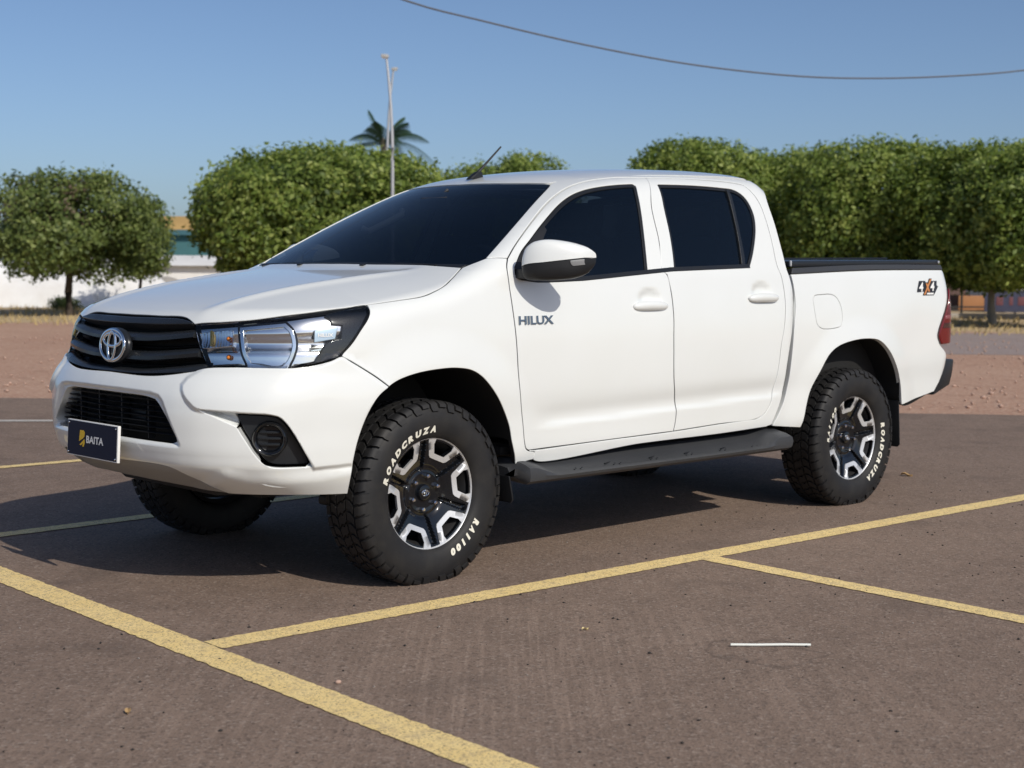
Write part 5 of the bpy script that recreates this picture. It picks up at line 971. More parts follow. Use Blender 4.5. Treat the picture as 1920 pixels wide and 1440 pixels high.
# ================================================================ ground
def sheet(name, pts, m, z, cell=None, kind='structure'):
    o = mesh(name, [(x, y, z) for x, y in pts], [tuple(range(len(pts)))], m, None, False)
    if kind: o['kind'] = kind
    return o
def asphalt():
    m = mat('asphalt', (0.173, 0.134, 0.114), .9); o = objc(m); L = m.node_tree.links; B = nodes(m)[2]; B.inputs['Specular IOR Level'].default_value = .3
    big = noise(m, .45, 5, .6, o); mid = noise(m, 4.2, 6, .68, o); fin = noise(m, 120, 3, .7, o); blot = noise(m, 17, 4, .7, o)
    c = mixc(m, ramp(m, big.outputs[0], [(.32, 0.), (.68, 1.)]).outputs[0], (0.164, 0.116, 0.088), (0.238, 0.172, 0.131))
    c = mixc(m, ramp(m, mid.outputs[0], [(.34, 0.), (.72, 1.)]).outputs[0], c, (0.260, 0.186, 0.141))
    c = mixc(m, math_(m, 'MULTIPLY', ramp(m, blot.outputs[0], [(.50, 0.), (.70, 1.)]).outputs[0], .35), c, (0.130, 0.094, 0.073))
    # dust streaks left by sweeping
    mr = N(m, 'ShaderNodeMapping'); L.new(o, mr.inputs[0]); mr.inputs['Rotation'].default_value = (0, 0, math.radians(-46)); mp = N(m, 'ShaderNodeMapping'); L.new(mr.outputs[0], mp.inputs[0]); mp.inputs['Scale'].default_value = (1.1, 40, 1)
    stn = noise(m, 1., 4, .6, mp.outputs[0]); pat = noise(m, .42, 2, .5, o)
    vs = N(m, 'ShaderNodeVectorMath', operation='DISTANCE'); L.new(o, vs.inputs[0]); vs.inputs[1].default_value = (.75, 1.75, 0)
    near = ramp(m, math_(m, 'DIVIDE', vs.outputs['Value'], 3.), [(.25, 1.), (.75, .10)]).outputs[0]
    k = math_(m, 'MULTIPLY', math_(m, 'MULTIPLY', ramp(m, stn.outputs[0], [(.47, 0.), (.68, 1.)]).outputs[0], ramp(m, pat.outputs[0], [(.36, .15), (.56, 1.)]).outputs[0]), near)
    c = mixc(m, math_(m, 'MULTIPLY', k, .62), c, (0.347, 0.255, 0.196))
    # aggregate: pale and dark grains
    vo = N(m, 'ShaderNodeTexVoronoi'); vo.inputs['Scale'].default_value = 100; L.new(o, vo.inputs['Vector'])
    sepc = N(m, 'ShaderNodeSeparateColor'); L.new(vo.outputs['Color'], sepc.inputs[0])
    c = mixc(m, math_(m, 'MULTIPLY', ramp(m, sepc.outputs[0], [(.80, 0.), (.97, 1.)]).outputs[0], .45), c, (0.399, 0.326, 0.269))
    c = mixc(m, math_(m, 'MULTIPLY', ramp(m, sepc.outputs[1], [(.78, 0.), (.96, 1.)]).outputs[0], .50), c, (0.074, 0.054, 0.045))
    c = mixc(m, math_(m, 'MULTIPLY', ramp(m, fin.outputs[0], [(.30, 1.), (.46, 0.)]).outputs[0], .75), c, (0.070, 0.050, 0.041))
    # stains
    sp = noise(m, 1.5, 4, .55, o); c = mixc(m, math_(m, 'MULTIPLY', ramp(m, sp.outputs[0], [(.58, 0.), (.74, 1.)]).outputs[0], .50), c, (0.104, 0.077, 0.063))
    dist = noise(m, 2.5, 4, .6, o); vv = N(m, 'ShaderNodeVectorMath', operation='MULTIPLY_ADD'); L.new(dist.outputs['Color'], vv.inputs[0]); vv.inputs[1].default_value = (.5, .5, 0); L.new(o, vv.inputs[2])
    cr = N(m, 'ShaderNodeTexVoronoi', feature='DISTANCE_TO_EDGE'); cr.inputs['Scale'].default_value = .42; L.new(vv.outputs[0], cr.inputs['Vector'])
    ck = math_(m, 'MULTIPLY', ramp(m, cr.outputs['Distance'], [(.0, 1.), (.004, 0.)]).outputs[0], ramp(m, pat.outputs[0], [(.52, 0.), (.62, .35)]).outputs[0])
    c = mixc(m, ck, c, (0.052, 0.038, 0.031))
    # a dried ring stain in the bay
    vd_ = N(m, 'ShaderNodeVectorMath', operation='DISTANCE'); L.new(vv.outputs[0], vd_.inputs[0]); vd_.inputs[1].default_value = (.17, 2.75, .0)
    rg = ramp(m, math_(m, 'ABSOLUTE', math_(m, 'SUBTRACT', vd_.outputs['Value'], .17)), [(.0, .5), (.016, 0.)]).outputs[0]; c = mixc(m, rg, c, (0.087, 0.065, 0.054))
    L.new(c, B.inputs['Base Color'])
    h = math_(m, 'ADD', math_(m, 'MULTIPLY', vo.outputs['Distance'], .8), math_(m, 'MULTIPLY', fin.outputs[0], .9)); bump(m, h, .004, .6)
    return m
asphalt()
def earth(name, a, b, c3, sc):
    m = mat(name, a, .95); o = objc(m); L = m.node_tree.links
    n1 = noise(m, .35, 5, .6, o); n2 = noise(m, sc, 4, .7, o); n3 = noise(m, 3., 5, .6, o)
    c = mixc(m, ramp(m, n1.outputs[0], [(.35, 0.), (.65, 1.)]).outputs[0], a, b); c = mixc(m, ramp(m, n2.outputs[0], [(.40, 0.), (.70, 1.)]).outputs[0], c, c3)
    c = mixc(m, math_(m, 'MULTIPLY', ramp(m, n3.outputs[0], [(.55, 0.), (.8, 1.)]).outputs[0], .6), c, tuple(v*.6 for v in a)); L.new(c, nodes(m)[2].inputs['Base Color']); bump(m, n2.outputs[0], .03, .8); return m
earth('red_gravel', (.37, .190, .120), (.44, .255, .170), (.58, .41, .30), 22)
earth('dry_grass', (.46, .34, .18), (.42, .28, .16), (.56, .44, .26), 9)
earth('dirt_road', (.27, .21, .19), (.31, .245, .22), (.36, .29, .26), 14)
earth('far_ground', (.27, .20, .13), (.22, .20, .10), (.33, .26, .17), 4)
# the lot's edge runs from left-front to right-rear of the picture
e0 = np.array([-2.66, -8.20]); e1 = np.array([-8.66, -.97]); ed = (e1-e0)/np.linalg.norm(e1-e0); en = np.array([ed[1], -ed[0]])
if en@np.array([-1, -1]) < 0: en = -en
def along(t, n, jit=0.): p = e0+ed*t+en*n; return (float(p[0]), float(p[1]))
sheet('ground', [(-900, -900), (900, -900), (900, 900), (-900, 900)], MATS['far_ground'], -.016)
def wavy(t0, t1, n, amp, k, seed):
    r = np.random.RandomState(seed); ts = np.linspace(t0, t1, k); q = r.randn(k); q = np.convolve(q, [.25, .5, .25], 'same')
    return [along(t, n+amp*v) for t, v in zip(ts, q)]
sheet('grass_verge', wavy(-60, 60, 17.2, .5, 90, 1)+wavy(60, -60, 60, 0, 4, 2), MATS['dry_grass'], -.012)
sheet('dirt_road', [along(8.2, 9.8), along(40, 10.6), along(40, 18.5), along(20, 18.2), along(8.6, 17.6)], MATS['dirt_road'], -.004)
sheet('gravel', wavy(-60, 60, -.5, 0, 4, 3)+wavy(60, -60, 18.0, .7, 90, 4), MATS['red_gravel'], -.008)
sheet('asphalt', wavy(-80, 80, -.05, .06, 500, 5)+[along(80, -120), along(-80, -120)], MATS['asphalt'], 0)
# painted lines: worn yellow, each a thin sheet with ragged edges
def line_paint(name, a, b):
    m = mat(name, a, .7); o = objc(m); L = m.node_tree.links; Bn = nodes(m)[2]
    n = noise(m, 9, 6, .7, o); f = noise(m, 130, 3, .75, o); vo = N(m, 'ShaderNodeTexVoronoi'); vo.inputs['Scale'].default_value = 85; L.new(o, vo.inputs['Vector'])
    c = mixc(m, ramp(m, n.outputs[0], [(.3, 0.), (.7, 1.)]).outputs[0], a, b)
    c = mixc(m, math_(m, 'MULTIPLY', ramp(m, f.outputs[0], [(.36, 1.), (.46, 0.)]).outputs[0], .95), c, (.20, .15, .10))
    w_ = noise(m, 22, 5, .7, o); c = mixc(m, math_(m, 'MULTIPLY', ramp(m, w_.outputs[0], [(.50, 0.), (.70, 1.)]).outputs[0], .60), c, (.38, .29, .19)); L.new(c, Bn.inputs['Base Color'])
    h = math_(m, 'ADD', math_(m, 'MULTIPLY', vo.outputs['Distance'], .7), math_(m, 'MULTIPLY', f.outputs[0], .9)); bump(m, h, .004, .55)
line_paint('yellow_paint', (.86, .635, .255), (.90, .69, .32)); line_paint('pale_paint', (.50, .47, .42), (.55, .52, .48))
def pline(p, q, w, m, z=.004, seed=0, label=None):
    p, q = np.array(p, float), np.array(q, float); L_ = np.linalg.norm(q-p); d = (q-p)/L_; n = np.array([-d[1], d[0]]); k = int(L_/.012); r = np.random.RandomState(seed)
    V = []; j = [np.convolve(r.randn(k+5), [.2, .6, .2], 'same')[:k+1]*.003 for _ in (0, 1)]
    for i in range(k+1):
        c = p+d*L_*i/k; V.append((*(c+n*(w/2+j[0][i])), z)); V.append((*(c-n*(w/2+j[1][i])), z))
    o = mesh('parking_line', V, [(2*i, 2*i+1, 2*i+3, 2*i+2) for i in range(k)], m, None, False); o['kind'] = 'structure'; return o
YP = MATS['yellow_paint']
ax_ = lambda y: 1.262+.042*y
by_ = lambda x: 1.222-.048*x
pline((ax_(-2.6), -2.6), (ax_(6), 6), .135, YP, .003, 1)
pline((1.236, by_(1.236)), (-9.0, by_(-9.0)), .125, YP, .003, 2)
pline((-1.262+.042*.32, by_(-1.25)+.062), (-1.262+.042*5, 6.2), .112, YP, .003, 3)
pline((4.5, -1.26), (-7.0, -1.40), .11, YP, .004, 4)
pline((3.5, -3.70), (-5.2, -3.42), .10, YP, .004, 5)
pline((-.9, -6.80), (-1.95, -5.92), .14, MATS['pale_paint'], .004, 6)
# ================================================================ small litter on the asphalt
bm = bmesh.new(); tube(bm, [(-.062, 2.375, .008), (-.13, 2.437, .007), (-.2, 2.50, .008), (-.267, 2.562, .007)], .0045, 8); st_ = bmo('white_stick', bm, mat('stick_white', (.75, .77, .72), .5)); tag(st_, 'thin white plastic stick lying on the asphalt', 'stick')
mat('pebble_grey', (.30, .27, .24), .9); mat('pebble_dark', (.035, .03, .028), .9); mat('pebble_tan', (.46, .31, .24), .9); mat('leaf_dry', (.40, .26, .12), .8); mat('scrap_yellow', (.75, .62, .30), .7)
def pebbles(name, m, n, r0, r1, seed, region):
    r = np.random.RandomState(seed); V = []; Fc = []
    base = np.array([(1, 0, 0), (0, 1, 0), (-1, 0, 0), (0, -1, 0), (0, 0, 1), (0, 0, -1)], float); tri = [(0, 1, 4), (1, 2, 4), (2, 3, 4), (3, 0, 4), (1, 0, 5), (2, 1, 5), (3, 2, 5), (0, 3, 5)]
    for i in range(n):
        x = r.uniform(*region[:2]); y = r.uniform(*region[2:]); s_ = r0+(r1-r0)*r.rand()**3; P = base*(1+.45*r.uniform(-1, 1, (6, 3)))*s_*np.array([1, r.uniform(.5, 1), .55]); a = r.rand()*6.28
        c, s = math.cos(a), math.sin(a); P = np.stack([P[:, 0]*c-P[:, 1]*s+x, P[:, 0]*s+P[:, 1]*c+y, P[:, 2]+s_*.3], -1); k = len(V); V += P.tolist(); Fc += [tuple(q+k for q in t) for t in tri]
    o = mesh(name, V, Fc, m, None, True); o['kind'] = 'stuff'; return o
tag(pebbles('grit', MATS['pebble_grey'], 1000, .0015, .0055, 1, (-5, 3.2, -1, 4.6)), 'pale grit scattered over the asphalt', 'grit')
tag(pebbles('dark_grit', MATS['pebble_dark'], 1500, .002, .0085, 2, (-6, 3.2, .6, 4.6)), 'dark crumbs of asphalt scattered over the lot', 'grit')
tag(pebbles('gravel_stones', MATS['pebble_tan'], 9000, .006, .034, 3, (-22, -2, -20, 4)), 'reddish stones scattered over the gravel strip', 'stones')
gv = bpy.data.objects['gravel_stones']; me = gv.data
bm = bmesh.new(); bm.from_mesh(me); kill = [v for v in bm.verts if (np.array([v.co.x, v.co.y])-e0)@en < .3]; bmesh.ops.delete(bm, geom=kill, context='VERTS'); bm.to_mesh(me); bm.free()
for i, (x, y, r, lab, mk) in enumerate(((1.205, 1.823, .011, 'small tan stone beside the long yellow line near the corner', 'pebble_tan'), (1.845, 1.662, .015, 'curled brown leaf on the asphalt left of the long yellow line', 'leaf_dry'), (-4.30, .486, .03, 'pale dry leaf on the asphalt behind the rear wheel', 'leaf_dry'), (.137, 1.876, .013, 'yellow scrap on the asphalt inside the bay', 'scrap_yellow'))):
    bm = bmesh.new()
    if 'stone' in lab: bmesh.ops.create_icosphere(bm, subdivisions=2, radius=r, matrix=Matrix.Translation((x, y, r*.4)) @ Matrix.Diagonal((1, .8, .6, 1)))
    else:
        k = 7; row = [[bm.verts.new((x+(t/(k-1)-.5)*2.4*r*math.cos(i)-u*r*.6*math.sin(t/(k-1)*3.14)*math.sin(i), y+(t/(k-1)-.5)*2.4*r*math.sin(i)+u*r*.6*math.sin(t/(k-1)*3.14)*math.cos(i), .004+.4*r*abs(u)+.25*r*math.sin(t))) for u in (-1, 0, 1)] for t in range(k)]
        for a, b in zip(row, row[1:]):
            for q in (0, 1): bm.faces.new((a[q], a[q+1], b[q+1], b[q]))
    tag(bmo('pebble' if 'stone' in lab else 'dry_leaf' if 'leaf' in lab else 'paper_scrap', bm, MATS[mk]), lab, 'stone' if 'stone' in lab else 'leaf' if 'leaf' in lab else 'litter')
# ================================================================ trees
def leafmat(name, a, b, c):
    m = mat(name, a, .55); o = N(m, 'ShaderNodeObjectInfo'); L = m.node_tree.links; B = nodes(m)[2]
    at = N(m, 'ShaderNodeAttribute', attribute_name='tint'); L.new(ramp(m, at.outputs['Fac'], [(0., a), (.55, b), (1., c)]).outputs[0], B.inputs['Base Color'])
    B.inputs['Subsurface Weight'].default_value = 0
    t = m.node_tree; tr = t.nodes.new('ShaderNodeBsdfTranslucent'); mx = t.nodes.new('ShaderNodeMixShader'); mx.inputs[0].default_value = .30; out = t.nodes['Material Output']
    hs = N(m, 'ShaderNodeHueSaturation'); hs.inputs['Value'].default_value = 1.5; hs.inputs['Saturation'].default_value = 1.1
    L.new(B.inputs['Base Color'].links[0].from_socket, hs.inputs['Color']); L.new(hs.outputs[0], tr.inputs[0]); L.new(B.outputs[0], mx.inputs[1]); L.new(tr.outputs[0], mx.inputs[2]); L.new(mx.outputs[0], out.inputs[0]); return m
leafmat('leaf_green', (.046, .080, .014), (.150, .212, .036), (.320, .375, .095)); leafmat('leaf_dull', (.046, .075, .018), (.125, .170, .042), (.240, .285, .085)); leafmat('leaf_brown', (.11, .08, .05), (.15, .11, .07), (.18, .14, .09)); leafmat('leaf_palm', (.02, .05, .025), (.035, .075, .035), (.08, .14, .03))
def bark(name, a, b):
    m = mat(name, a, .9); o = objc(m); n = noise(m, 9, 6, .7, o); m.node_tree.links.new(mixc(m, n.outputs[0], a, b), nodes(m)[2].inputs['Base Color']); bump(m, n.outputs[0], .03, .8)
bark('bark', (.055, .042, .033), (.10, .08, .062)); bark('bark_pale', (.26, .22, .17), (.40, .35, .28))
def crown_mesh(name, R, H, lobes, nleaf, size, seed, m, thin=0., core=True, rag=.27):
    """leaf clumps in the outer shell of a rounded, slightly boxy crown with soft lumps"""
    r = np.random.RandomState(seed); K = 12; nc = nleaf//K
    u = r.randn(nc, 3); u /= np.linalg.norm(u, axis=1)[:, None]
    p = 3.3; s = (np.abs(u)**p).sum(1)**(-1/p)
    Q = r.randn(lobes, 3); Q /= np.linalg.norm(Q, axis=1)[:, None]; lump = np.max(u@Q.T, axis=1); lump = sst(.86, .995, lump)
    lo = rag if core else .0
    dep = 1-(.42 if core else .75)*r.rand(nc)**1.5
    rad = s*(.78+lo*lump)*dep
    cc = np.stack([u[:, 0]*rad*R, u[:, 1]*rad*R, H*.46+u[:, 2]*rad*H*np.where(u[:, 2] < 0, .46, .54)], -1)
    ok = (r.rand(nc) > thin) & (r.rand(nc) < .34+.75*lump+.30*(dep < .88)); cc, u, lump, dep = cc[ok], u[ok], lump[ok], dep[ok]; nc = len(cc)
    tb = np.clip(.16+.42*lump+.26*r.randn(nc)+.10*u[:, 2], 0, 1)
    p = np.repeat(cc, K, 0)+r.randn(nc*K, 3)*size*.85; uu = np.repeat(u, K, 0); n = uu*.9+r.randn(nc*K, 3)*.6+np.array([0, 0, .4]); n /= np.linalg.norm(n, axis=1)[:, None]
    t = np.cross(n, r.randn(nc*K, 3)); t /= np.linalg.norm(t, axis=1)[:, None]; b = np.cross(n, t); s = (size*(.55+.8*r.rand(nc*K)))[:, None]
    V = np.stack([p-t*s*.5, p+b*s*.30-n*s*.08, p+t*s*.55-n*s*.14, p-b*s*.30-n*s*.08], 1).reshape(-1, 3); k = len(p)
    me = bpy.data.meshes.new(name); me.vertices.add(4*k); me.vertices.foreach_set('co', V.astype(np.float32).ravel()); me.loops.add(4*k); me.loops.foreach_set('vertex_index', np.arange(4*k, dtype=np.int32)); me.polygons.add(k); me.polygons.foreach_set('loop_start', np.arange(0, 4*k, 4, dtype=np.int32)); me.update(calc_edges=True); me.materials.append(m)
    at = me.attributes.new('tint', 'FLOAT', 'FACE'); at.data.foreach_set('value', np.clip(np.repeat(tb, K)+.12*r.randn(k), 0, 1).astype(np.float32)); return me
def trunk(name, parent, H, r0, spread, m, seed, lean=0., nb=7):
    r = np.random.RandomState(seed); bm = bmesh.new(); top = Vector((lean, 0, H)); tube(bm, [(0, 0, -.05), (lean*.3+.03, 0, H*.35), (lean*.6-.02, .02, H*.7), top], [r0*1.35, r0, r0*.9, r0*.8], 10)
    for i in range(nb):
        a = 6.28*i/nb+r.rand(); L_ = spread*(.6+.4*r.rand()); e = top+Vector((math.cos(a)*L_, math.sin(a)*L_, L_*(.5+.5*r.rand()))); tube(bm, [top-Vector((0, 0, r0)), top+(e-top)*.5+Vector((0, 0, .06)), e], [r0*.6, r0*.4, r0*.15], 6)
    return bmo(name, bm, m, parent)
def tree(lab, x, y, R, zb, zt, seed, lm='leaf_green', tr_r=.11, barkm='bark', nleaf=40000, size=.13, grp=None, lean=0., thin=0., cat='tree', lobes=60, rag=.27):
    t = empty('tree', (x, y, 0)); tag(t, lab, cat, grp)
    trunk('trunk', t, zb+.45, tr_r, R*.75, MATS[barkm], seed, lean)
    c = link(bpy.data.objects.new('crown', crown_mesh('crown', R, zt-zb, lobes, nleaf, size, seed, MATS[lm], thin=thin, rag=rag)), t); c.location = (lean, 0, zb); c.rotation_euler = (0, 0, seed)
    return t
G1 = 'clipped round-headed trees along the far side of the lot'
t1 = tree('dull green tree with brown patches and a dark bare trunk, at the far left', -14.35, -29.6, 1.60, 1.20, 3.18, 3, 'leaf_dull', .10, nleaf=48000, thin=.35, rag=.58, lobes=34, size=.115)
c2 = link(bpy.data.objects.new('dead_foliage', crown_mesh('dead_foliage', 1.9, 2.2, 24, 5000, .09, 5, MATS['leaf_brown'], core=False)), t1); c2.location = (.1, .0, 1.45)
tree('small dull tree with a thin stem just right of the far-left tree', -17.60, -31.72, .75, 1.0, 3.05, 8, 'leaf_dull', .05, nleaf=9000, size=.11, lobes=40)
tree('large dense green tree behind the hood and windscreen, left of the lamp post', -17.52, -23.23, 2.80, .85, 3.90, 12, nleaf=110000, size=.122, tr_r=.16)
tree('green tree showing just above the middle of the cab roof', -27.8, -27.7, 2.0, 1.3, 4.58, 17, nleaf=52000, size=.115, grp=G1)
tree('green tree rising behind the rear half of the cab roof', -28.6, -21.0, 2.05, .95, 4.62, 21, nleaf=64000, size=.115, grp=G1)
tree('lower green tree filling the gap behind the rear window corner', -31.7, -20.2, 1.7, .95, 4.52, 25, nleaf=44000, size=.115, grp=G1)
tree('broad green tree behind the front of the truck bed', -29.75, -15.95, 2.25, .9, 4.42, 29, nleaf=72000, size=.115, grp=G1)
tree('green tree with a pale straight trunk behind the tailgate', -29.45, -12.45, 1.95, .95, 4.15, 33, nleaf=64000, size=.115, barkm='bark_pale', tr_r=.085, grp=G1, lean=.25)
tree('green tree cut by the right edge of the picture', -28.4, -10.75, 1.5, .95, 3.95, 37, nleaf=44000, size=.115, grp=G1)
# palm, far behind
pt = empty('palm_tree', (-33.85, -41.05, .85)); tag(pt, 'distant palm with drooping fronds above the large tree', 'palm tree')
trunk('trunk', pt, 5.2, .16, .3, MATS['bark_pale'], 4, nb=3)
for i, (az, tilt, ln) in enumerate(((5.4, 1.30, 2.3), (2.6, 1.15, 2.2), (2.3, .75, 2.6), (3.6, .55, 2.4), (5.0, .75, 2.3), (2.4, .40, 2.8), (5.6, .35, 2.5), (.6, 1.0, 2.0), (1.3, .6, 2.3), (3.1, .9, 2.3), (2.0, 1.0, 2.1), (4.6, .95, 2.0))):
    bm = bmesh.new(); n = 30; spn = []
    for k in range(n+1):
        t = k/n; d = ln*t; hgt = math.sin(tilt)*d-.30*d*d*(1.3-tilt*.6); hr = math.cos(tilt)*d; spn.append(Vector((math.cos(az)*hr, math.sin(az)*hr, 5.2+hgt)))
    for k in range(1, n):
        t = k/n; w_ = .80*math.sin(math.pi*min(1, t*1.05))**.6*(1-.3*t); tan = (spn[k+1]-spn[k-1]).normalized(); side = tan.cross(Vector((0, 0, 1))).normalized()
        for sg in (1, -1):
            for q in (0, .5):
                p = spn[k]+(spn[k+1]-spn[k])*q; tip = p+side*sg*w_*.8+tan*w_*.35-Vector((0, 0, w_*.55)); bm.faces.new([bm.verts.new(v) for v in (p-tan*.014, p+tan*.014, tip)])
    tube(bm, spn, [.025*(1-k/(n+1)) for k in range(n+1)], 5); o = bmo('frond', bm, MATS['leaf_palm'], pt, smooth=False); at = o.data.attributes.new('tint', 'FLOAT', 'FACE'); at.data.foreach_set('value', np.full(len(o.data.polygons), .75 if i == 1 else .25, dtype=np.float32))
# ================================================================ lamp posts
mat('galvanised', (.50, .51, .52), .45, .6); mat('lamp_head_grey', (.42, .42, .40), .5)
def lamp_post(x, y, H, az, reach, lab, r=.042):
    p = empty('street_lamp', (x, y, 0)); tag(p, lab, 'street lamp', 'curved street lamps beyond the lot')
    bm = bmesh.new(); P = [(0, 0, 0), (0, 0, H*.45), (0, 0, H*.62)]
    for k in range(1, 9): t = k/8; P.append((math.cos(az)*reach*t**2.0, math.sin(az)*reach*t**2.0, H*(.62+.38*t-.0*t*t)))
    tube(bm, P, [r, r*.92, r*.85]+[r*(.85-.04*k) for k in range(8)], 10); bmo('pole', bm, MATS['galvanised'], p)
    e = Vector(P[-1]); bm = bmesh.new(); box(bm, e+Vector((math.cos(az)*.03, math.sin(az)*.03, .02)), (.16, .12, .07), .02, Matrix.Rotation(az, 3, 'Z') @ Matrix.Rotation(-.1, 3, 'Y')); h = bmo('lamp_head', bm, MATS['lamp_head_grey'], p)
    bm = bmesh.new(); box(bm, e+Vector((math.cos(az)*.03, math.sin(az)*.03, -.018)), (.12, .09, .02), .006, Matrix.Rotation(az, 3, 'Z')); bmo('lamp_lens', bm, MATS['decal_white'], h)
lamp_post(-16.33, -19.2, 5.66, math.radians(-45), .13, 'tall curved lamp post standing before the large tree, arm bent to the left')
lamp_post(-21.30, -25.45, 6.42, math.radians(135), .16, 'second lamp post further back, arm bent to the right', .045)
# ================================================================ overhead cable
bm = bmesh.new(); kc = [(-2.2, -11.6, 7.4), (-5.6, -10.9, 5.75), (-8.83, -9.84, 4.76), (-9.95, -9.61, 4.61), (-11.39, -8.99, 4.37), (-12.8, -8.24, 4.17), (-14.17, -7.38, 4.06), (-15.28, -6.76, 4.08), (-16.36, -6.08, 4.16), (-17.29, -5.55, 4.28), (-19.5, -4.2, 4.75), (-22, -2.8, 5.5)]
tube(bm, dense([(*p, 1 if i == 0 else 0) for i, p in enumerate(kc)], .3, closed=False), .013, 6); tag(bmo('overhead_cable', bm, mat('cable_grey', (.10, .11, .13), .6)), 'single dark cable sagging across the upper right sky', 'cable')
# ================================================================ background walls, sheds and fence
def wallmat(name, a, b, sc=1.2):
    m = mat(name, a, .85); o = objc(m); n = noise(m, sc, 6, .65, o); m.node_tree.links.new(mixc(m, ramp(m, n.outputs[0], [(.4, 0.), (.75, 1.)]).outputs[0], a, b), nodes(m)[2].inputs['Base Color'])
wallmat('white_wall', (.84, .83, .80), (.72, .70, .66)); wallmat('tarp_white', (.82, .82, .81), (.68, .66, .63), .7); wallmat('teal_wall', (.05, .14, .15), (.06, .17, .18)); wallmat('ochre_roof', (.55, .35, .12), (.48, .30, .10)); wallmat('grey_mound', (.36, .33, .29), (.44, .40, .35)); wallmat('brown_wall', (.16, .10, .085), (.20, .13, .11)); wallmat('navy_cloth', (.05, .055, .10), (.07, .075, .13)); wallmat('orange_cloth', (.36, .17, .075), (.42, .21, .10))
vd = np.array([-.4265, -.9045]); cr_ = np.array([-.72, .694])
def bgp(x, y, da=0., dl=0.): return (x+cr_[0]*dl, y+cr_[1]*dl)
ang = math.atan2(.694, -.72)
def slab(name, c, L_, T, z0, z1, m, lab, cat, bev=.02, grp=None):
    bm = bmesh.new(); box(bm, (0, 0, (z1-z0)/2), (L_, T, z1-z0), bev); o = bmo(name, bm, m, None); o.location = (c[0], c[1], z0); o.rotation_euler = (0, 0, ang); tag(o, lab, cat, grp); return o
# low white boundary wall: panels between piers
wl = empty('boundary_wall', (-19, -34.6, 0), None, ang); tag(wl, 'low white boundary wall behind the far-left tree', 'wall')
for k in range(-6, 6):
    bm = bmesh.new(); box(bm, (k*2.2, 0, .16), (2.12, .14, .32), .01); bmo('wall_panel', bm, MATS['white_wall'], wl)
    bm = bmesh.new(); box(bm, (k*2.2+1.1, 0, .20), (.16, .20, .40), .01); bmo('pier', bm, MATS['white_wall'], wl)
def mound(name, c, L_, W_, H, m, lab, cat, seed):
    r = np.random.RandomState(seed); nx, ny = 28, 14; V = []; Fc = []
    ph = r.rand(6)*6
    for i in range(nx+1):
        for j in range(ny+1):
            u = i/nx*2-1; v = j/ny*2-1; h = H*max(0, (1-abs(u)**2.4))**.55*max(0., 1-abs(v)**2)**.6*(1+.10*math.sin(5*u+ph[0])+.06*math.sin(11*u+ph[1]+3*v)); V.append((u*L_/2, v*W_/2, h))
    for i in range(nx):
        for j in range(ny): a = i*(ny+1)+j; Fc.append((a, a+ny+1, a+ny+2, a+1))
    o = mesh(name, V, Fc, m, None, True); o.location = (c[0], c[1], 0); o.rotation_euler = (0, 0, ang); tag(o, lab, cat); return o
mound('tarp_pile', (-16.6, -38.2), 6.6, 3.0, 1.38, MATS['tarp_white'], 'white tarpaulin mound behind the low wall at the far left', 'tarpaulin', 1)
mound('tarp_pile', (-19.2, -35.9), 3.6, 2.4, 1.20, MATS['tarp_white'], 'white tarpaulin mound right of the dark tree trunk', 'tarpaulin', 2)
mound('earth_mound', (-20.6, -36.4), 3.8, 2.2, .98, MATS['grey_mound'], 'grey-brown earth heap between the tarpaulins and the white shed', 'earth heap', 3)
def shed(c, L_, W_, H, rh, wm, rm, lab, win=0):
    s = empty('shed', (c[0], c[1], 0), None, ang); tag(s, lab, 'building')
    bm = bmesh.new(); box(bm, (0, 0, H/2), (L_, W_, H), .01); bmo('wall', bm, MATS[wm], s)
    bm = bmesh.new(); e = .25; extrude_poly(bm, [(-L_/2-e, -W_/2-e, H+.003), (-L_/2-e, 0, H+rh), (-L_/2-e, W_/2+e, H+.003), (-L_/2-e, 0, H-.05+rh*.0+.06)], (L_+2*e, 0, 0)); bmo('roof', bm, MATS[rm], s)
    for k in range(win):
        bm = bmesh.new(); x = (k+.5)/win*L_-L_/2
        box(bm, (x, -W_/2-.02, H*.55), (.7, .06, .5), .01); box(bm, (x, W_/2+.02, H*.55), (.7, .06, .5), .01); bmo('window', bm, TG, s)
    return s
shed((-24.2, -38.6), 6.0, 3.5, 1.25, .35, 'white_wall', 'white_wall', 'low white shed partly hidden by the hood', 2)
shed((-26.6, -44.0), 5.0, 4.0, 2.35, .25, 'teal_wall', 'teal_wall', 'teal building seen between the two left trees', 1)
shed((-29.6, -49.8), 6.0, 5.0, 2.55, .75, 'white_wall', 'ochre_roof', 'ochre-roofed building behind the teal one', 2)
shed((-42.6, -16.3), 6.5, 4.0, 1.9, .4, 'white_wall', 'white_wall', 'white building past the fence at the right edge', 2)
shed((-44.5, -22.5), 7.0, 4.0, 2.2, .5, 'brown_wall', 'brown_wall', 'brown building behind the fence and the tailgate tree', 2)
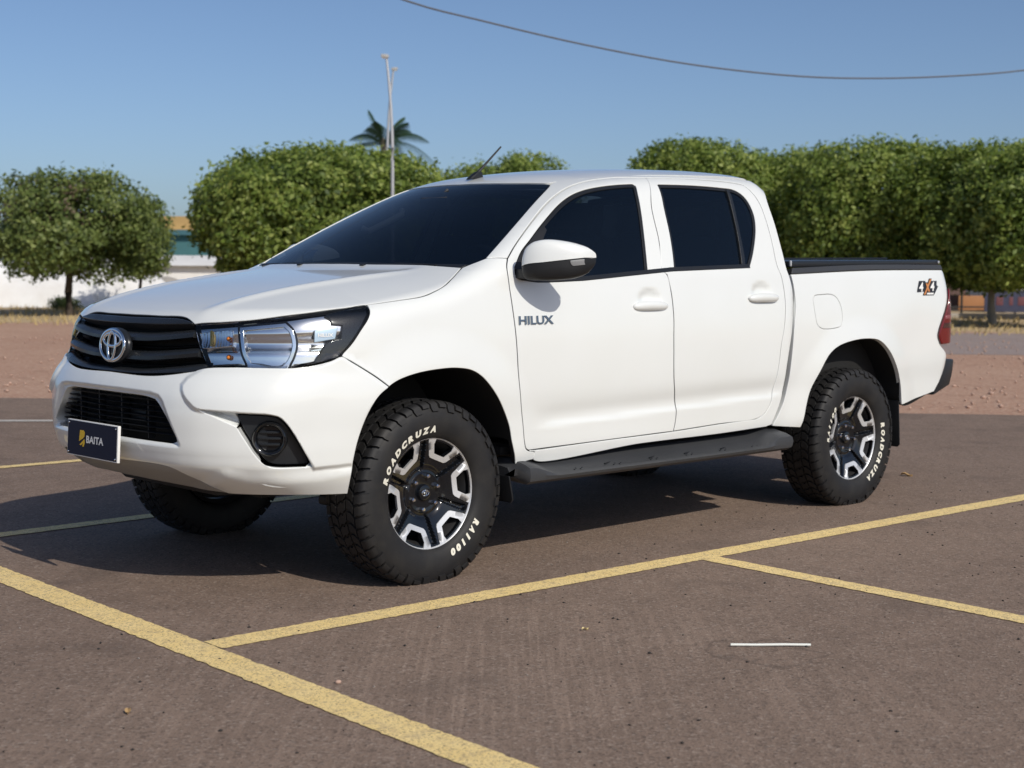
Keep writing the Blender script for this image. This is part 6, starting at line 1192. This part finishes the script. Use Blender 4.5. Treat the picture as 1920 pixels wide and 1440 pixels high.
# fence with dark posts, navy banner with lettering, orange sheets
fn = empty('fence', (-33.2, -14.6, 0), None, ang); tag(fn, 'dark railing fence on a low kerb behind the tailgate', 'fence')
bm = bmesh.new(); box(bm, (0, 0, .06), (14, .22, .14), .01); bmo('kerb', bm, MATS['grey_mound'], fn)
for k in range(-9, 10):
    bm = bmesh.new(); box(bm, (k*.72, 0, .62), (.05, .05, 1.24), .006); bmo('post', bm, MATS['dark_metal'], fn)
for z in (.30, 1.16):
    bm = bmesh.new(); box(bm, (0, .0, z), (14, .03, .04), .004); bmo('rail', bm, MATS['dark_metal'], fn)
b_ = empty('banner', (-33.6, -13.2, .18), None, ang); tag(b_, 'navy banner with red lettering strung behind the fence at the right edge', 'banner')
bm = bmesh.new(); box(bm, (0, 0, .30), (3.2, .02, .58), .004); bmo('cloth', bm, MATS['navy_cloth'], b_)
mat('banner_red', (.14, .05, .06), .7)
for k, (x, w_) in enumerate(((-1.2, .18), (-.9, .10), (-.62, .20), (-.3, .12), (0, .20), (.3, .14), (.6, .2), (.95, .12), (1.25, .2))):
    for sg in (1, -1):
        bm = bmesh.new(); box(bm, (x, sg*.014, .30), (w_, .006, .22), .002); bmo('letter_block', bm, MATS['banner_red'], b_)
for k, (x, y, lab) in enumerate(((-35.9, -16.6, 'orange sheet left of the navy banner, behind the fence'), (-36.1, -15.75, 'narrow orange sheet nearest the navy banner, behind the fence'))):
    o = slab('orange_sheet', (x, y), (.75, .5)[k], .05, .12, .55, MATS['orange_cloth'], lab, 'sheet')
# shrubs at the wall's foot
for k, (x, y, r, lab) in enumerate(((-16.5, -34.0, .50, 'low dull bush in the dry grass left of the trunk'), (-18.3, -34.3, .32, 'small green bush against the white wall'))):
    o = link(bpy.data.objects.new('bush', crown_mesh('bush', r, r*.7, 8, 3000, .06, 60+k, MATS['leaf_dull' if k == 0 else 'leaf_green']))); o.location = (x, y, 0); tag(o, lab, 'bush')
# tufts of dry grass beyond the gravel
r = np.random.RandomState(9); V = []; Fc = []
for i in range(9000):
    t = r.uniform(-26, 26); n_ = 16.6+r.rand()*14; p = along(t, n_); a = r.rand()*6.28; h = .05+.10*r.rand(); k = len(V); V += [(p[0]-.02*math.cos(a), p[1]-.02*math.sin(a), -.01), (p[0]+.02*math.cos(a), p[1]+.02*math.sin(a), -.01), (p[0]+r.randn()*.05, p[1]+r.randn()*.05, h)]; Fc.append((k, k+1, k+2))
tag(mesh('dry_grass_tufts', V, Fc, mat('straw', (.42, .32, .15), .9), None, False), 'dry straw-coloured grass beyond the gravel', 'grass', kind='stuff')
